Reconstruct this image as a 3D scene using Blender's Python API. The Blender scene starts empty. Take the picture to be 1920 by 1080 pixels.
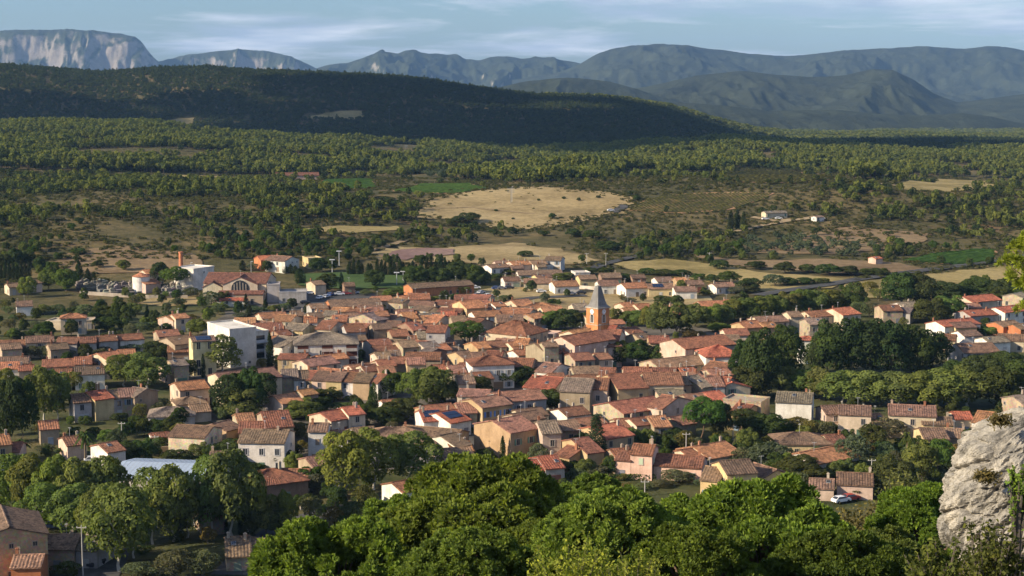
import bpy, math, random
import numpy as np
from mathutils import Vector, Matrix
random.seed(7)
RNG = np.random.default_rng(11)
scene = bpy.context.scene
COL = scene.collection

# ------------------------------------------------------------------ camera
CAMZ, FPX, YH = 90.0, 3000.0, 150.0
TH = math.atan((540 - YH) / FPX)
cam_d = bpy.data.cameras.new("camera")
cam_d.sensor_width = 36.0
cam_d.lens = 36.0 * FPX / 1920.0
cam_d.clip_start, cam_d.clip_end = 0.5, 60000
cam = bpy.data.objects.new("camera", cam_d)
COL.objects.link(cam)
cam.location = (0, 0, CAMZ)
cam.rotation_euler = (math.pi / 2 - TH, 0, 0)
scene.camera = cam

# ------------------------------------------------------------------ sky, sun, exposure
SUN_AZ = Vector((-0.935, -0.355, 0)).normalized()
SUN_EL = math.radians(26)
SUN = Vector((SUN_AZ.x * math.cos(SUN_EL), SUN_AZ.y * math.cos(SUN_EL), math.sin(SUN_EL)))
world = bpy.data.worlds.new("World")
scene.world = world
world.use_nodes = True
wn, wl = world.node_tree.nodes, world.node_tree.links
wn.clear()
w_out = wn.new("ShaderNodeOutputWorld")
w_bg = wn.new("ShaderNodeBackground")
w_bg.inputs["Strength"].default_value = 0.058
sky = wn.new("ShaderNodeTexSky")
sky.sky_type = 'NISHITA'
sky.sun_disc = False
sky.sun_elevation = SUN_EL
sky.sun_rotation = math.atan2(SUN.x, SUN.y) % (2 * math.pi)
sky.altitude = 200
sky.air_density = 1.0
sky.dust_density = 0.9
sky.ozone_density = 2.0
tc = wn.new("ShaderNodeTexCoord")
sep = wn.new("ShaderNodeSeparateXYZ")
wl.new(tc.outputs["Generated"], sep.inputs[0])
def wmath(op, a, b=None, clamp=False):
    n = wn.new("ShaderNodeMath"); n.operation = op; n.use_clamp = clamp
    for i, v in enumerate((a, b)):
        if v is None: continue
        if isinstance(v, (int, float)): n.inputs[i].default_value = v
        else: wl.new(v, n.inputs[i])
    return n.outputs[0]
zz = wmath('MAXIMUM', wmath('ADD', sep.outputs[2], 0.085), 0.05)
cmb = wn.new("ShaderNodeCombineXYZ")
wl.new(wmath('DIVIDE', sep.outputs[0], zz), cmb.inputs[0])
wl.new(wmath('DIVIDE', sep.outputs[1], zz), cmb.inputs[1])
cmb.inputs[2].default_value = 3.7
nz = wn.new("ShaderNodeTexNoise")
nz.inputs["Scale"].default_value = 0.62
nz.inputs["Detail"].default_value = 7
nz.inputs["Roughness"].default_value = 0.60
nz.inputs["Distortion"].default_value = 0.35
wl.new(cmb.outputs[0], nz.inputs["Vector"])
cr = wn.new("ShaderNodeValToRGB")
cr.color_ramp.elements[0].position = 0.47
cr.color_ramp.elements[1].position = 0.60
wl.new(nz.outputs["Fac"], cr.inputs[0])
nz2 = wn.new("ShaderNodeTexNoise")
nz2.inputs["Scale"].default_value = 1.6
nz2.inputs["Detail"].default_value = 5
wl.new(cmb.outputs[0], nz2.inputs["Vector"])
ccol = wn.new("ShaderNodeValToRGB")
ccol.color_ramp.elements[0].position = 0.38
ccol.color_ramp.elements[0].color = (4.9, 5.8, 7.7, 1)
ccol.color_ramp.elements[1].position = 0.72
ccol.color_ramp.elements[1].color = (10.2, 10.5, 11.4, 1)
wl.new(nz2.outputs["Fac"], ccol.inputs[0])
skytint = wn.new("ShaderNodeMix"); skytint.data_type = 'RGBA'; skytint.blend_type = 'MULTIPLY'
skytint.inputs[0].default_value = 1.0
wl.new(sky.outputs[0], skytint.inputs[6])
skytint.inputs[7].default_value = (0.86, 1.08, 1.46, 1)
mixc = wn.new("ShaderNodeMix"); mixc.data_type = 'RGBA'
wl.new(wmath('MULTIPLY', cr.outputs[0], 0.72), mixc.inputs[0])
wl.new(skytint.outputs[2], mixc.inputs[6])
wl.new(ccol.outputs[0], mixc.inputs[7])
wl.new(mixc.outputs[2], w_bg.inputs["Color"])
wl.new(w_bg.outputs[0], w_out.inputs[0])

sun_d = bpy.data.lights.new("sun", 'SUN')
sun_d.energy = 5.0
sun_d.angle = math.radians(0.53)
sun_d.color = (1.0, 0.85, 0.63)
sun_o = bpy.data.objects.new("sun", sun_d)
COL.objects.link(sun_o)
sun_o.rotation_euler = (-SUN).to_track_quat('-Z', 'Y').to_euler()
sun_o.location = (-300, -200, 400)

scene.view_settings.view_transform = 'Standard'
scene.view_settings.look = 'None'
scene.view_settings.exposure = 0.80
scene.view_settings.gamma = 1.0
scene.render.engine = 'CYCLES'
cy = scene.cycles
cy.max_bounces = 5; cy.diffuse_bounces = 1; cy.glossy_bounces = 2
cy.transmission_bounces = 2; cy.transparent_max_bounces = 8; cy.volume_bounces = 0
cy.use_denoising = True
cy.use_adaptive_sampling = True
cy.adaptive_threshold = 0.02
cy.sample_clamp_indirect = 6

# ------------------------------------------------------------------ numpy noise
_T = RNG.random((256, 256))
def vnoise(x, y, seed=0):
    x = np.asarray(x, float) + seed * 17.31; y = np.asarray(y, float) + seed * 9.77
    xi = np.floor(x).astype(int); yi = np.floor(y).astype(int)
    fx = x - xi; fy = y - yi
    fx = fx * fx * (3 - 2 * fx); fy = fy * fy * (3 - 2 * fy)
    a = _T[xi & 255, yi & 255]; b = _T[(xi + 1) & 255, yi & 255]
    c = _T[xi & 255, (yi + 1) & 255]; d = _T[(xi + 1) & 255, (yi + 1) & 255]
    return (a * (1 - fx) + b * fx) * (1 - fy) + (c * (1 - fx) + d * fx) * fy
def fbm(x, y, octv=4, seed=0, gain=0.5):
    s = 0; a = 1; t = 0; f = 1
    for k in range(octv):
        s = s + a * vnoise(x * f, y * f, seed + k * 3); t += a; a *= gain; f *= 2.03
    return s / t
def sstep(a, b, x):
    t = np.clip((np.asarray(x, float) - a) / (b - a), 0, 1)
    return t * t * (3 - 2 * t)

# ------------------------------------------------------------------ pixel <-> world
FW = np.array([0, math.cos(TH), -math.sin(TH)]); UP = np.array([0, math.sin(TH), math.cos(TH)])
def ray(px, py):
    return np.array([(px - 960) / FPX, 0, 0]) + UP * (-(py - 540) / FPX) + FW
def project(x, y, z):
    x = np.asarray(x, float); y = np.asarray(y, float); z = np.asarray(z, float) - CAMZ
    dep = y * FW[1] + z * FW[2]; up = y * UP[1] + z * UP[2]
    dep = np.where(dep > 1, dep, 1)
    return 960 + FPX * x / dep, 540 - FPX * up / dep
def at_z(px, py, z):
    d = ray(px, py); t = (z - CAMZ) / d[2]
    return d[0] * t, d[1] * t

# ------------------------------------------------------------------ terrain
NEAR_Y = [-200, -30, 0, 5, 15, 30, 60, 100, 150, 200, 250, 290, 700, 1000]
NEAR_Z = [92, 90, 88.3, 86.4, 81, 75, 64, 50, 28, 12, 3, 0, 0, 8]
WOOD_X = [-400, 0, 300, 450, 700, 960, 1150, 1350, 1500, 1700, 2100]
WOOD_Y = [224, 229, 233, 254, 268, 284, 279, 264, 274, 285, 292]
HILL_X = [-400, 0, 100, 190, 300, 400, 480, 600, 700, 800, 900, 1000, 1060, 1150, 1250, 1350, 1450, 1520, 2400]
HILL_Y = [118, 122, 130, 137, 127, 125, 132, 137, 142, 152, 167, 180, 182, 184, 202, 236, 266, 290, 300]
def zf(x, y):
    x = np.asarray(x, float); y = np.asarray(y, float)
    z = np.interp(y, NEAR_Y, NEAR_Z)
    px = 960 + FPX * x / np.maximum(y, 50)
    zr1 = CAMZ - (np.interp(px, WOOD_X, WOOD_Y) - YH) * 1850 / FPX - 8   # crest of the pine wood
    low = np.interp(y, [2000, 3000, 4200, 5300, 7000, 16000], [0, -25, -60, -75, -85, -85])
    z = np.where(y > 1000, 8 + (zr1 - 8) * np.clip((y - 1000) / 850, 0, 1), z)
    tl = sstep(1850, 2600, y); z = z * (1 - tl) + low * tl
    amp = np.interp(y, [-50, 60, 250, 300, 680, 950, 1500, 1850, 2600, 4200, 7000], [0.6, 1.6, 0.5, 0.25, 0.25, 8, 10, 4, 8, 9, 6])
    z = z + amp * (2 * fbm(x / 260 + 5.2, y / 200 + 1.7, 3, 2) - 1) * 1.5
    # mound of the dry field, the rise behind the cemetery, the scrub hill on the right
    z = z + 9 * np.exp(-((x - 20) / 120) ** 2 - ((y - 1120) / 130) ** 2)
    z = z + 7 * np.exp(-((x + 260) / 130) ** 2 - ((y - 930) / 120) ** 2)
    z = z + 8 * np.exp(-((x - 230) / 90) ** 2 - ((y - 1060) / 110) ** 2)
    # rocky spur on the right of the viewpoint
    z = z + 4.0 * np.exp(-((x - 14) / 5.5) ** 2 - ((y - 36) / 8) ** 2)
    # the long wooded hill
    rid = CAMZ + (YH - np.interp(px, HILL_X, HILL_Y) - 3) * 1.0
    rid = rid + 10 * (fbm(x / 220, y / 300, 3, 9) - 0.5)
    b = sstep(2150, 3000, y) * (1 - sstep(3050, 4700, y))
    gul = 16 * (fbm(x / 240 + 3, y / 500, 3, 21) - 0.5) * sstep(2100, 2400, y) * (1 - sstep(2600, 2950, y))
    z = z + np.maximum(rid - z, 0) * b + gul * (px < 1400)
    return z
_tt = np.geomspace(3, 15500, 2600)
def hit(px, py, tmin=180.0, up=0.0):
    d = ray(px, py); t = _tt[_tt > tmin]
    g = CAMZ - up + d[2] * t - zf(d[0] * t, d[1] * t)
    k = np.argmax(g < 0)
    if not (g < 0).any(): k = len(t) - 1
    if k == 0: k = 1
    a, b = t[k - 1], t[k]
    for _ in range(18):
        m = (a + b) / 2
        if CAMZ - up + d[2] * m - zf(d[0] * m, d[1] * m) < 0: b = m
        else: a = m
    x, y = d[0] * b, d[1] * b
    return float(x), float(y), float(zf(x, y))

# ------------------------------------------------------------------ mesh helpers
def np_mesh(name, V, F, mats=(), tint=None, mat_idx=None, smooth=False):
    V = np.asarray(V, np.float32); F = np.asarray(F, np.int32)
    me = bpy.data.meshes.new(name)
    n, k = F.shape
    me.vertices.add(len(V)); me.vertices.foreach_set("co", V.ravel())
    me.loops.add(n * k); me.loops.foreach_set("vertex_index", F.ravel())
    me.polygons.add(n)
    me.polygons.foreach_set("loop_start", np.arange(0, n * k, k, dtype=np.int32))
    me.polygons.foreach_set("loop_total", np.full(n, k, np.int32))
    if mat_idx is not None: me.polygons.foreach_set("material_index", np.asarray(mat_idx, np.int32))
    me.polygons.foreach_set("use_smooth", np.full(n, bool(smooth)))
    if tint is not None:
        at = me.attributes.new("tint", 'FLOAT', 'FACE'); at.data.foreach_set("value", np.asarray(tint, np.float32))
    for m in mats: me.materials.append(m)
    me.update(calc_edges=True); me.validate()
    return me
class MB:
    def __init__(s): s.v = []; s.f = []
    def add(s, vs, fs):
        o = len(s.v); s.v += [tuple(map(float, p)) for p in vs]; s.f += [tuple(i + o for i in f) for f in fs]; return s
    def box(s, x0, x1, y0, y1, z0, z1):
        return s.add([(x0,y0,z0),(x1,y0,z0),(x1,y1,z0),(x0,y1,z0),(x0,y0,z1),(x1,y0,z1),(x1,y1,z1),(x0,y1,z1)],
                     [(0,3,2,1),(4,5,6,7),(0,1,5,4),(1,2,6,5),(2,3,7,6),(3,0,4,7)])
    def cyl(s, cx, cy_, z0, z1, r0, r1, n=10):
        vs = []; fs = []
        for i in range(n):
            a = 2 * math.pi * i / n
            vs += [(cx + r0 * math.cos(a), cy_ + r0 * math.sin(a), z0), (cx + r1 * math.cos(a), cy_ + r1 * math.sin(a), z1)]
        for i in range(n):
            j = (i + 1) % n; fs.append((2*i, 2*j, 2*j+1, 2*i+1))
        fs.append(tuple(range(1, 2*n, 2))); fs.append(tuple(range(2*n-2, -1, -2)))
        return s.add(vs, fs)
    def tube(s, pts, rads, n=7):
        vs = []; fs = []
        for k, (p, r) in enumerate(zip(pts, rads)):
            p = Vector(p); d = (Vector(pts[min(k+1, len(pts)-1)]) - Vector(pts[max(k-1, 0)])).normalized()
            a = d.orthogonal().normalized(); b = d.cross(a)
            for i in range(n):
                t = 2 * math.pi * i / n; vs.append(p + a * (r * math.cos(t)) + b * (r * math.sin(t)))
        for k in range(len(pts) - 1):
            for i in range(n):
                j = (i + 1) % n; fs.append((k*n+i, k*n+j, (k+1)*n+j, (k+1)*n+i))
        fs.append(tuple(range((len(pts)-1)*n, len(pts)*n)))
        return s.add(vs, fs)
    def mesh(s, name, mat=None):
        me = bpy.data.meshes.new(name); me.from_pydata(s.v, [], s.f)
        if mat: me.materials.append(mat)
        me.update(); return me
def link(name, me, parent=None, loc=(0, 0, 0), rz=0.0, scale=None, color=None):
    o = bpy.data.objects.new(name, me); COL.objects.link(o)
    o.location = loc
    if rz: o.rotation_euler = (0, 0, rz)
    if scale is not None: o.scale = scale
    if parent is not None: o.parent = parent
    if color is not None: o.color = (*color, 1)
    return o
def tag(o, label=None, cat=None, group=None, kind=None):
    if label: o["label"] = label
    if cat: o["category"] = cat
    if group: o["group"] = group
    if kind: o["kind"] = kind
    return o

# ------------------------------------------------------------------ materials
class NT:
    def __init__(s, name):
        s.m = bpy.data.materials.new(name); s.m.use_nodes = True
        s.n, s.l = s.m.node_tree.nodes, s.m.node_tree.links; s.n.clear()
        s.out = s.n.new("ShaderNodeOutputMaterial")
    def node(s, t, **kw):
        n = s.n.new(t)
        for k, v in kw.items():
            if k in ('operation','blend_type','data_type','use_clamp','attribute_name','noise_dimensions','feature','wave_type','bands_direction'): setattr(n, k, v)
            else: n.inputs[k].default_value = v
        return n
    def con(s, a, b): s.l.new(a, b)
    def noise(s, vec, scale, detail=4, rough=0.55, dist=0.0):
        n = s.node("ShaderNodeTexNoise", Scale=scale, Detail=detail, Roughness=rough, Distortion=dist)
        if vec is not None: s.con(vec, n.inputs["Vector"])
        return n.outputs["Fac"]
    def ramp(s, fac, stops):
        r = s.n.new("ShaderNodeValToRGB"); e = r.color_ramp.elements
        while len(e) < len(stops): e.new(0.5)
        for el, (p, c) in zip(e, stops):
            el.position = p; el.color = (*c, 1) if len(c) == 3 else c
        s.con(fac, r.inputs[0]); return r.outputs[0]
    def mix(s, fac, a, b, mode='MIX'):
        n = s.n.new("ShaderNodeMix"); n.data_type = 'RGBA'; n.blend_type = mode
        for i, v in ((0, fac), (6, a), (7, b)):
            if isinstance(v, (int, float)): n.inputs[i].default_value = v
            elif isinstance(v, tuple): n.inputs[i].default_value = (*v, 1) if len(v) == 3 else v
            else: s.con(v, n.inputs[i])
        return n.outputs[2]
    def math(s, op, a, b=0.0, clamp=False):
        n = s.n.new("ShaderNodeMath"); n.operation = op; n.use_clamp = clamp
        for i, v in enumerate((a, b)):
            if isinstance(v, (int, float)): n.inputs[i].default_value = v
            else: s.con(v, n.inputs[i])
        return n.outputs[0]
    def bsdf(s, col, rough=0.9, bump=None, bstr=0.4, bdist=0.1, spec=0.25):
        b = s.node("ShaderNodeBsdfPrincipled")
        if isinstance(col, tuple): b.inputs["Base Color"].default_value = (*col, 1)
        else: s.con(col, b.inputs["Base Color"])
        if isinstance(rough, (int, float)): b.inputs["Roughness"].default_value = rough
        else: s.con(rough, b.inputs["Roughness"])
        b.inputs["Specular IOR Level"].default_value = spec
        if bump is not None:
            bn = s.n.new("ShaderNodeBump"); bn.inputs["Strength"].default_value = bstr; bn.inputs["Distance"].default_value = bdist
            s.con(bump, bn.inputs["Height"]); s.con(bn.outputs[0], b.inputs["Normal"])
        return b
    def fin(s, sh):
        s.con(sh.outputs[0], s.out.inputs["Surface"]); return s.m
    def obj(s): return s.n.new("ShaderNodeTexCoord").outputs["Object"]
    def pos(s): return s.n.new("ShaderNodeNewGeometry").outputs["Position"]
    def info(s): return s.n.new("ShaderNodeObjectInfo")

def m_wall():
    t = NT("plaster"); p = t.pos(); oi = t.info()
    st = t.ramp(t.noise(p, 0.35, 5, 0.6), [(0.3, (0.72, 0.69, 0.64)), (0.62, (1.04, 1.02, 1.0))])
    fine = t.ramp(t.noise(p, 2.6, 5, 0.7), [(0.25, (0.82, 0.80, 0.77)), (0.75, (1.08, 1.07, 1.06))])
    # vertical run-off streaks
    mp = t.node("ShaderNodeMapping"); mp.inputs["Scale"].default_value = (1.3, 1.3, 0.12); t.con(p, mp.inputs[0])
    streak = t.ramp(t.noise(mp.outputs[0], 1.0, 4, 0.6), [(0.30, (0.74, 0.72, 0.69)), (0.5, (1, 1, 1))])
    c = t.mix(1.0, oi.outputs["Color"], st, 'MULTIPLY'); c = t.mix(1.0, c, fine, 'MULTIPLY'); c = t.mix(0.7, c, streak, 'MULTIPLY')
    return t.fin(t.bsdf(c, 0.92, t.noise(p, 5, 4), 0.35, 0.05))
def m_stone():
    t = NT("rubble_stone"); p = t.pos(); oi = t.info()
    v = t.node("ShaderNodeTexVoronoi", Scale=2.6); t.con(p, v.inputs["Vector"])
    st = t.mix(0.55, (1, 1, 1), v.outputs["Color"], 'MULTIPLY')
    big = t.ramp(t.noise(p, 0.4, 5), [(0.3, (0.75, 0.72, 0.68)), (0.7, (1.15, 1.12, 1.08))])
    c = t.mix(1.0, oi.outputs["Color"], big, 'MULTIPLY'); c = t.mix(0.6, c, st, 'MULTIPLY')
    return t.fin(t.bsdf(t.mix(1.0, c, (1.25, 1.25, 1.25), 'MULTIPLY'), 0.95, v.outputs["Distance"], 0.5, 0.08))
def m_roof():
    t = NT("canal_tile"); p = t.pos(); oi = t.info(); o = t.obj()
    base = oi.outputs["Color"]
    spk = t.node("ShaderNodeTexVoronoi", Scale=2.2); t.con(p, spk.inputs["Vector"])
    sp = t.n.new("ShaderNodeSeparateColor"); t.con(spk.outputs["Color"], sp.inputs[0])
    tile = t.ramp(sp.outputs[0], [(0.0, (0.50, 0.46, 0.45)), (0.3, (0.86, 0.84, 0.82)), (0.7, (1.08, 1.05, 1.02)), (1.0, (1.42, 1.34, 1.25))])
    lich = t.ramp(t.noise(p, 0.45, 6, 0.65), [(0.35, (0.58, 0.60, 0.62)), (0.55, (1.0, 1.0, 1.0)), (0.75, (1.22, 1.15, 1.08))])
    wn_ = t.node("ShaderNodeTexWave", wave_type='BANDS', bands_direction='X', Scale=1.15, Distortion=0.6); wn_.inputs["Detail"].default_value = 1
    t.con(o, wn_.inputs["Vector"])
    c = t.mix(1.0, base, tile, 'MULTIPLY'); c = t.mix(0.9, c, lich, 'MULTIPLY')
    c = t.mix(t.math('MULTIPLY', t.noise(p, 1.3, 5), 0.10), c, (0.20, 0.18, 0.15))
    return t.fin(t.bsdf(c, 0.93, t.noise(p, 3.2, 4, 0.7), 0.6, 0.12, 0.2))
def m_plain(name, col, rough=0.8, var=0.2, scale=2.0, spec=0.25):
    t = NT(name); p = t.pos()
    c = t.mix(1.0, col, t.ramp(t.noise(p, scale, 4), [(0.3, (1 - var,) * 3), (0.7, (1 + var * 0.6,) * 3)]), 'MULTIPLY')
    return t.fin(t.bsdf(c, rough, spec=spec))
def m_objcol(name, rough=0.7, spec=0.3):
    t = NT(name); oi = t.info(); p = t.pos()
    c = t.mix(1.0, oi.outputs["Color"], t.ramp(t.noise(p, 1.8, 4), [(0.3, (0.85,) * 3), (0.7, (1.08,) * 3)]), 'MULTIPLY')
    return t.fin(t.bsdf(c, rough, spec=spec))
def m_leaf(name, col=None, transl=0.36, jit=0.5):
    t = NT(name); oi = t.info()
    base = oi.outputs["Color"] if col is None else None
    at = t.node("ShaderNodeAttribute", attribute_name="tint")
    if col is not None:
        rgb = t.n.new("ShaderNodeRGB"); rgb.outputs[0].default_value = (*col, 1); base = rgb.outputs[0]
    rv = t.ramp(oi.outputs["Random"], [(0, (0.66, 0.76, 0.78)), (0.35, (0.90, 0.93, 0.93)), (0.7, (1.04, 1.03, .98)), (1, (1.2, 1.13, 0.92))])
    tv = t.ramp(at.outputs["Fac"], [(0, (1 - jit, 1 - jit, 1 - jit)), (0.6, (1, 1, 1)), (1, (1 + jit * 1.3, 1 + jit, 1 - jit * 0.1))])
    c = t.mix(1.0, base, tv, 'MULTIPLY')
    c = t.mix(1.0 if col is not None else 0.35, c, rv, 'MULTIPLY')
    d = t.node("ShaderNodeBsdfDiffuse"); t.con(c, d.inputs["Color"])
    tr = t.node("ShaderNodeBsdfTranslucent"); t.con(t.mix(1.0, c, (1.15, 1.25, 0.6), 'MULTIPLY'), tr.inputs["Color"])
    mx = t.node("ShaderNodeMixShader"); mx.inputs[0].default_value = transl
    t.con(d.outputs[0], mx.inputs[1]); t.con(tr.outputs[0], mx.inputs[2])
    t.con(mx.outputs[0], t.out.inputs["Surface"]); return t.m
M = {}
M['wall'] = m_wall(); M['stone'] = m_stone(); M['roof'] = m_roof()
M['glass'] = m_plain("window_glass", (0.035, 0.04, 0.048), 0.12, 0.1, 2, 0.5)
M['frame'] = m_objcol("painted_wood", 0.6)
M['shutter'] = m_objcol("shutter_paint", 0.65)
M['metal'] = m_objcol("painted_metal", 0.45, 0.5)
M['solar'] = m_plain("solar_glass", (0.02, 0.03, 0.06), 0.15, 0.1, 1, 0.5)
M['leaf'] = m_leaf("leaves")
M['bark'] = m_objcol("bark", 0.95)
M['pine_stuff'] = m_leaf("pine_wood_leaves", (0.150, 0.168, 0.045))
M['oak_stuff'] = m_leaf("evergreen_leaves", (0.052, 0.068, 0.026))
M['scrub_stuff'] = m_leaf("scrub_leaves", (0.088, 0.090, 0.036))
M['olive_stuff'] = m_leaf("grey_olive_leaves", (0.085, 0.105, 0.065))
M['bark_stuff'] = m_plain("wood_bark", (0.06, 0.045, 0.035), 0.95)
# ------------------------------------------------------------------ the ground
NU, NV = 400, 520
US = np.linspace(-0.5, 0.5, NU)
VS = np.geomspace(40, 15000, NV)
gu, gv = np.meshgrid(US, VS)
GX = gu * gv; GY = gv - 80
GZ = zf(GX, GY)
def zg(x, y):
    x = np.asarray(x, float); y = np.asarray(y, float)
    v = np.clip(y + 80, 40.01, 14999); u = np.clip(x / v, -0.4999, 0.4999)
    fu = (u + 0.5) * (NU - 1); iu = np.clip(fu.astype(int), 0, NU - 2); fu = fu - iu
    iv = np.clip(np.searchsorted(VS, v) - 1, 0, NV - 2); fv = (v - VS[iv]) / (VS[iv + 1] - VS[iv])
    return (GZ[iv, iu] * (1 - fu) + GZ[iv, iu + 1] * fu) * (1 - fv) + (GZ[iv + 1, iu] * (1 - fu) + GZ[iv + 1, iu + 1] * fu) * fv
def m_ground():
    t = NT("garrigue_ground"); p = t.pos()
    a = t.ramp(t.noise(p, 0.012, 6, 0.6), [(0.30, (0.060, 0.060, 0.024)), (0.48, (0.095, 0.082, 0.036)), (0.60, (0.145, 0.112, 0.052)), (0.72, (0.21, 0.155, 0.075))])
    b = t.ramp(t.noise(p, 0.16, 6, 0.68), [(0.30, (0.42, 0.50, 0.38)), (0.52, (0.95, 0.95, 0.92)), (0.70, (1.3, 1.22, 1.08))])
    c = t.mix(1.0, a, b, 'MULTIPLY')
    red = t.ramp(t.noise(p, 0.02, 4, 0.5, 0.4), [(0.62, (0, 0, 0)), (0.70, (1, 1, 1))])
    c = t.mix(t.math('MULTIPLY', red, 0.5), c, (0.21, 0.115, 0.06))
    return t.fin(t.bsdf(c, 0.97, t.noise(p, 0.5, 6, 0.7), 0.9, 0.8, 0.1))
M['ground'] = m_ground()
idx = np.arange(NU * NV).reshape(NV, NU)
GF = np.stack([idx[:-1, :-1], idx[:-1, 1:], idx[1:, 1:], idx[1:, :-1]], -1).reshape(-1, 4)
tag(link("ground", np_mesh("ground", np.stack([GX, GY, GZ], -1).reshape(-1, 3), GF, [M['ground']], smooth=True)), kind="structure")

def inpoly(px, py, poly):
    px = np.asarray(px); py = np.asarray(py); r = np.zeros(px.shape, bool); n = len(poly)
    for i in range(n):
        x1, y1 = poly[i]; x2, y2 = poly[(i + 1) % n]
        if y1 == y2: continue
        c = ((y1 > py) != (y2 > py)) & (px < (x2 - x1) * (py - y1) / (y2 - y1) + x1)
        r ^= c
    return r
from mathutils.geometry import delaunay_2d_cdt
def wpoly(pix):
    return [hit(*p)[:2] for p in pix]
def sheet(name, pix, mat, step=9.0, off=0.35, world=None, jit=0.25):
    poly = world or wpoly(pix)
    bd = []
    for i in range(len(poly)):
        a = Vector(poly[i]); b = Vector(poly[(i + 1) % len(poly)]); n = max(1, int((b - a).length / step))
        for k in range(n):
            q = a.lerp(b, k / n)
            if k and jit: q += Vector((random.uniform(-1, 1), random.uniform(-1, 1))) * step * jit
            bd.append(q)
    xs = [q.x for q in bd]; ys = [q.y for q in bd]
    gx, gy = np.meshgrid(np.arange(min(xs), max(xs), step), np.arange(min(ys), max(ys), step))
    m = inpoly(gx.ravel(), gy.ravel(), [(q.x, q.y) for q in bd])
    pts = bd + [Vector((x, y)) for x, y in zip(gx.ravel()[m], gy.ravel()[m])]
    ed = [(i, (i + 1) % len(bd)) for i in range(len(bd))]
    v, _, f, *_r = delaunay_2d_cdt(pts, ed, [], 1, 1e-4)
    V = np.array([(q.x, q.y) for q in v]); Z = zg(V[:, 0], V[:, 1]) + off
    me = np_mesh(name, np.column_stack([V, Z]), np.array(f), [mat], smooth=True)
    return tag(link(name, me), kind="structure"), poly
def m_field(name, c1, c2, c3, s1=0.02, s2=0.3, bump=0.5):
    t = NT(name); p = t.pos()
    a = t.ramp(t.noise(p, s1, 5, 0.6, 0.3), [(0.28, tuple(v * .62 for v in c1)), (0.38, c1), (0.5, c2), (0.68, c3)])
    b = t.ramp(t.noise(p, s2, 6, 0.7), [(0.3, (0.66, 0.66, 0.64)), (0.7, (1.2, 1.2, 1.16))])
    return t.fin(t.bsdf(t.mix(1.0, a, b, 'MULTIPLY'), 0.97, t.noise(p, 0.9, 5, 0.7), 0.8, bump, 0.1))
M['dry'] = m_field("dry_grass", (0.22, 0.165, 0.08), (0.31, 0.235, 0.118), (0.38, 0.295, 0.155), 0.03)
M['dry2'] = m_field("pale_meadow", (0.20, 0.16, 0.062), (0.30, 0.235, 0.10), (0.36, 0.28, 0.13))
M['soil'] = m_field("purple_soil", (0.20, 0.125, 0.11), (0.24, 0.155, 0.135), (0.27, 0.19, 0.15))
M['brown'] = m_field("ploughed_soil", (0.16, 0.11, 0.06), (0.215, 0.15, 0.085), (0.25, 0.185, 0.10))
M['vine_soil'] = m_field("vineyard_soil", (0.28, 0.16, 0.085), (0.34, 0.20, 0.105), (0.38, 0.235, 0.125))
M['pitch'] = m_field("sports_turf", (0.05, 0.085, 0.026), (0.062, 0.10, 0.03), (0.07, 0.11, 0.036), 0.05, 0.6, 0.1)
M['asphalt'] = m_field("asphalt", (0.06, 0.06, 0.062), (0.075, 0.074, 0.075), (0.095, 0.092, 0.09), 0.1, 0.8, 0.05)
M['street'] = m_field("street_paving", (0.10, 0.09, 0.078), (0.135, 0.12, 0.10), (0.17, 0.15, 0.12), 0.06, 0.5, 0.1)
M['garden'] = m_field("garden_ground", (0.05, 0.06, 0.022), (0.085, 0.085, 0.035), (0.15, 0.12, 0.06), 0.04, 0.4, 0.4)
M['track'] = m_field("dirt_track", (0.26, 0.19, 0.11), (0.33, 0.25, 0.15), (0.38, 0.30, 0.19))
M['slope'] = m_field("hillside_scrub", (0.035, 0.04, 0.016), (0.06, 0.058, 0.026), (0.11, 0.09, 0.045), 0.1, 0.8, 0.3)

FIELDS = []
def field(name, pix, mat, **k):
    o, w = sheet(name, pix, mat, **k); FIELDS.append(w); return w
GOLD = field("dry_field", [(790,388),(815,374),(862,362),(905,357),(975,351),(1060,353),(1130,359),(1183,369),(1190,383),(1166,396),(1128,408),(1062,419),(1015,430),(972,433),(915,426),(858,411),(806,412),(786,402)], M['dry'], step=6, jit=1.1)
field("dry_field", [(690,476),(745,463),(840,466),(960,456),(1052,467),(1130,489),(1075,497),(985,492),(930,502),(850,492),(770,494),(712,488)], M['dry'], step=6, jit=.7)
field("bare_soil", [(712,481),(752,470),(800,467),(851,469),(853,479),(800,483),(760,490)], M['soil'], off=0.7)
V1 = field("vineyard_ground", [(1690,491),(1740,478),(1830,468),(1866,470),(1864,491),(1800,498)], M['vine_soil'])
V2 = field("vineyard_ground", [(1178,396),(1215,373),(1290,363),(1400,361),(1453,363),(1420,378),(1360,395),(1280,401)], M['vine_soil'])
V3 = field("vineyard_ground", [(735,360),(790,345),(880,345),(913,354),(850,364)], M['vine_soil'])
V4 = field("vineyard_ground", [(596,348),(640,336),(700,338),(706,352),(640,356)], M['vine_soil'])
V5 = field("vineyard_ground", [(1310,330),(1400,319),(1500,322),(1566,336),(1500,345),(1380,342)], M['vine_soil'], step=12)
field("dry_field", [(1690,345),(1760,336),(1850,340),(1870,352),(1780,360),(1690,356)], M['dry2'], step=12)
field("meadow", [(1130,493),(1250,486),(1330,496),(1420,511),(1530,519),(1600,526),(1560,541),(1450,551),(1320,528),(1200,510)], M['dry2'])
field("ploughed_field", [(1300,478),(1400,490),(1550,486),(1686,494),(1745,506),(1640,521),(1480,507),(1340,494)], M['brown'])
field("meadow", [(1590,530),(1700,520),(1880,500),(1920,505),(1920,530),(1780,540),(1650,560),(1560,556)], M['dry2'])
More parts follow.
